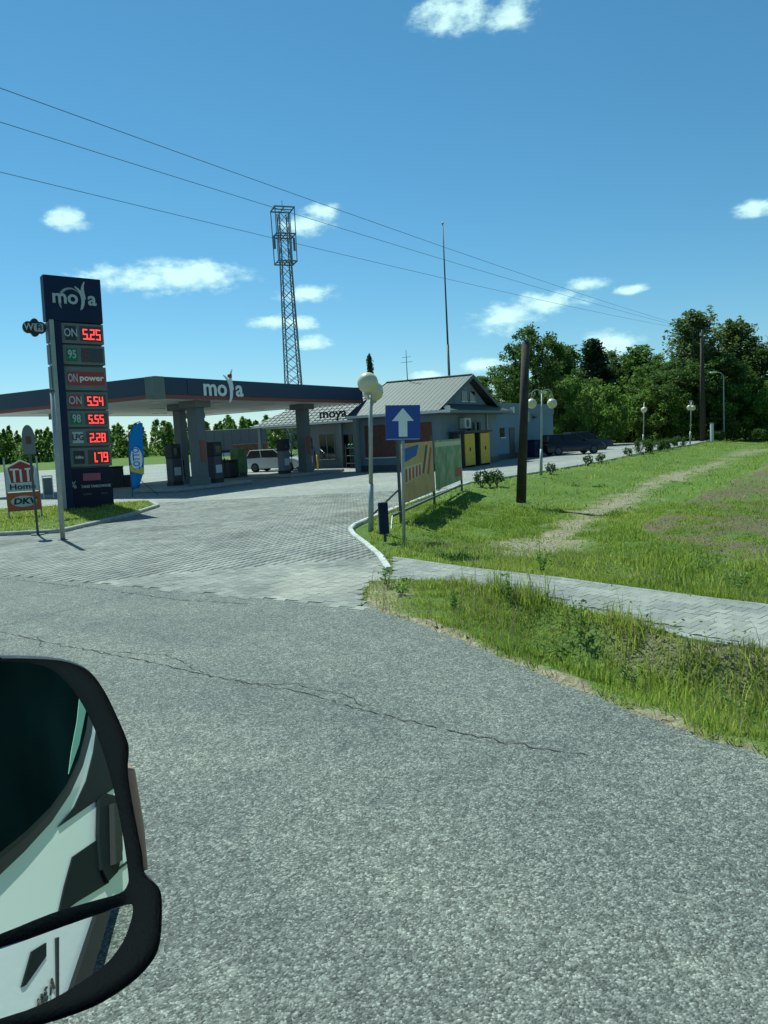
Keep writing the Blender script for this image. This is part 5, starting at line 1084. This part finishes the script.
# mirror: housing with depth, two glasses set into it
OUTL = [(-55, 660), (0, 656), (45, 657), (70, 661), (88, 670), (102, 688), (114, 712), (124, 735), (127, 748), (126, 772), (133, 815), (140, 850), (143, 872), (156, 884), (160, 900), (158, 940), (148, 962), (125, 984), (90, 1005), (40, 1022), (-10, 1032), (-55, 1036)]
GL1 = [(-55, 664), (0, 661), (35, 664), (55, 672), (72, 690), (86, 712), (100, 745), (112, 786), (121, 830), (127, 872), (126, 884), (118, 892), (90, 900), (50, 912), (0, 932), (-55, 950)]
GL2 = [(-55, 958), (0, 941), (60, 920), (108, 904), (124, 899), (129, 902), (127, 918), (119, 940), (104, 960), (80, 978), (50, 996), (10, 1011), (-55, 1022)]
def smooth_loop(pts, sub=4, fixed=()):
    P = np.array(pts, float); n_ = len(P); out = []
    for i in range(n_):
        a, b_, c, d = P[i-1], P[i], P[(i+1) % n_], P[(i+2) % n_]
        for k in range(sub):
            t = k/sub; out.append(.5*((2*b_)+(-a+c)*t+(2*a-5*b_+4*c-d)*t*t+(-a+3*b_-3*c+d)*t**3))
    return [tuple(p_) for p_ in out]
OUTL = smooth_loop(OUTL, 3); GL1 = smooth_loop(GL1, 3); GL2 = smooth_loop(GL2, 3)
def mpts(pts, back=0.0, shrink=0.0, nl=N1, M=MC):
    P = np.array([mirror_hit(px, py, N1, MC)[0] for px, py in pts]); c = P.mean(0); return [loc_(p_+(c-p_)*shrink-N1*back) for p_ in P]
hb = MB(); rings = [mpts(OUTL, -.012, .012), mpts(OUTL, -.004), mpts(OUTL, .05, .0), mpts(OUTL, .10, .12), mpts(OUTL, .125, .45)]
k = len(OUTL); V = [v for r_ in rings for v in r_]; F = []
for r_ in range(len(rings)-1):
    for i in range(k): F.append((r_*k+i, r_*k+(i+1) % k, (r_+1)*k+(i+1) % k, (r_+1)*k+i))
F.append(tuple((len(rings)-1)*k+i for i in range(k)))
# front rim: fill between outline and the two glass openings with a flat bezel just behind the lip
WM = hb.add(V, F).build('wing_mirror', 'van_black', VAN, True)
MB().prism(mpts(OUTL, .0, .004), loc_(-N1*.02)).build('bezel', 'van_black', WM)
MB().prism(mpts(GL1, -.0055), loc_(-N1*.004)).build('mirror_glass', 'mirror', WM)
# lower wide-angle glass, tilted further down
P2 = [mirror_hit(px, py, N1, MC)[0] for px, py in GL2]; c2 = sum(P2)/len(P2); P2 = [p_+N1*.016+N2*0 for p_ in P2]; c2 = c2+N1*.016
P2 = [p_-N2*((p_-c2)@N2)/1.0 for p_ in P2]
MB().prism([loc_(p_) for p_ in P2], loc_(-N2*.004)).build('wide_angle_glass', 'mirror', WM)
MB().prism(mpts([(122, 768), (138, 769), (148, 830), (152, 874), (138, 876)], .012), loc_(-N1*.03)).build('indicator', 'amber', WM, bevel=.004)
la = loc_(mirror_hit(-52, 760, N1, MC)[0]); lb = loc_(mirror_hit(-52, 960, N1, MC)[0])
for q_ in (la, lb): MB().tube([tuple(q_+[0, .05, 0]), (float(q_[0])*.6+SIDE_X*.4, q_[1]+.12, q_[2]), (SIDE_X-.02, q_[1]+.12, q_[2])], .03, 10).build('arm', 'van_black', WM, True)
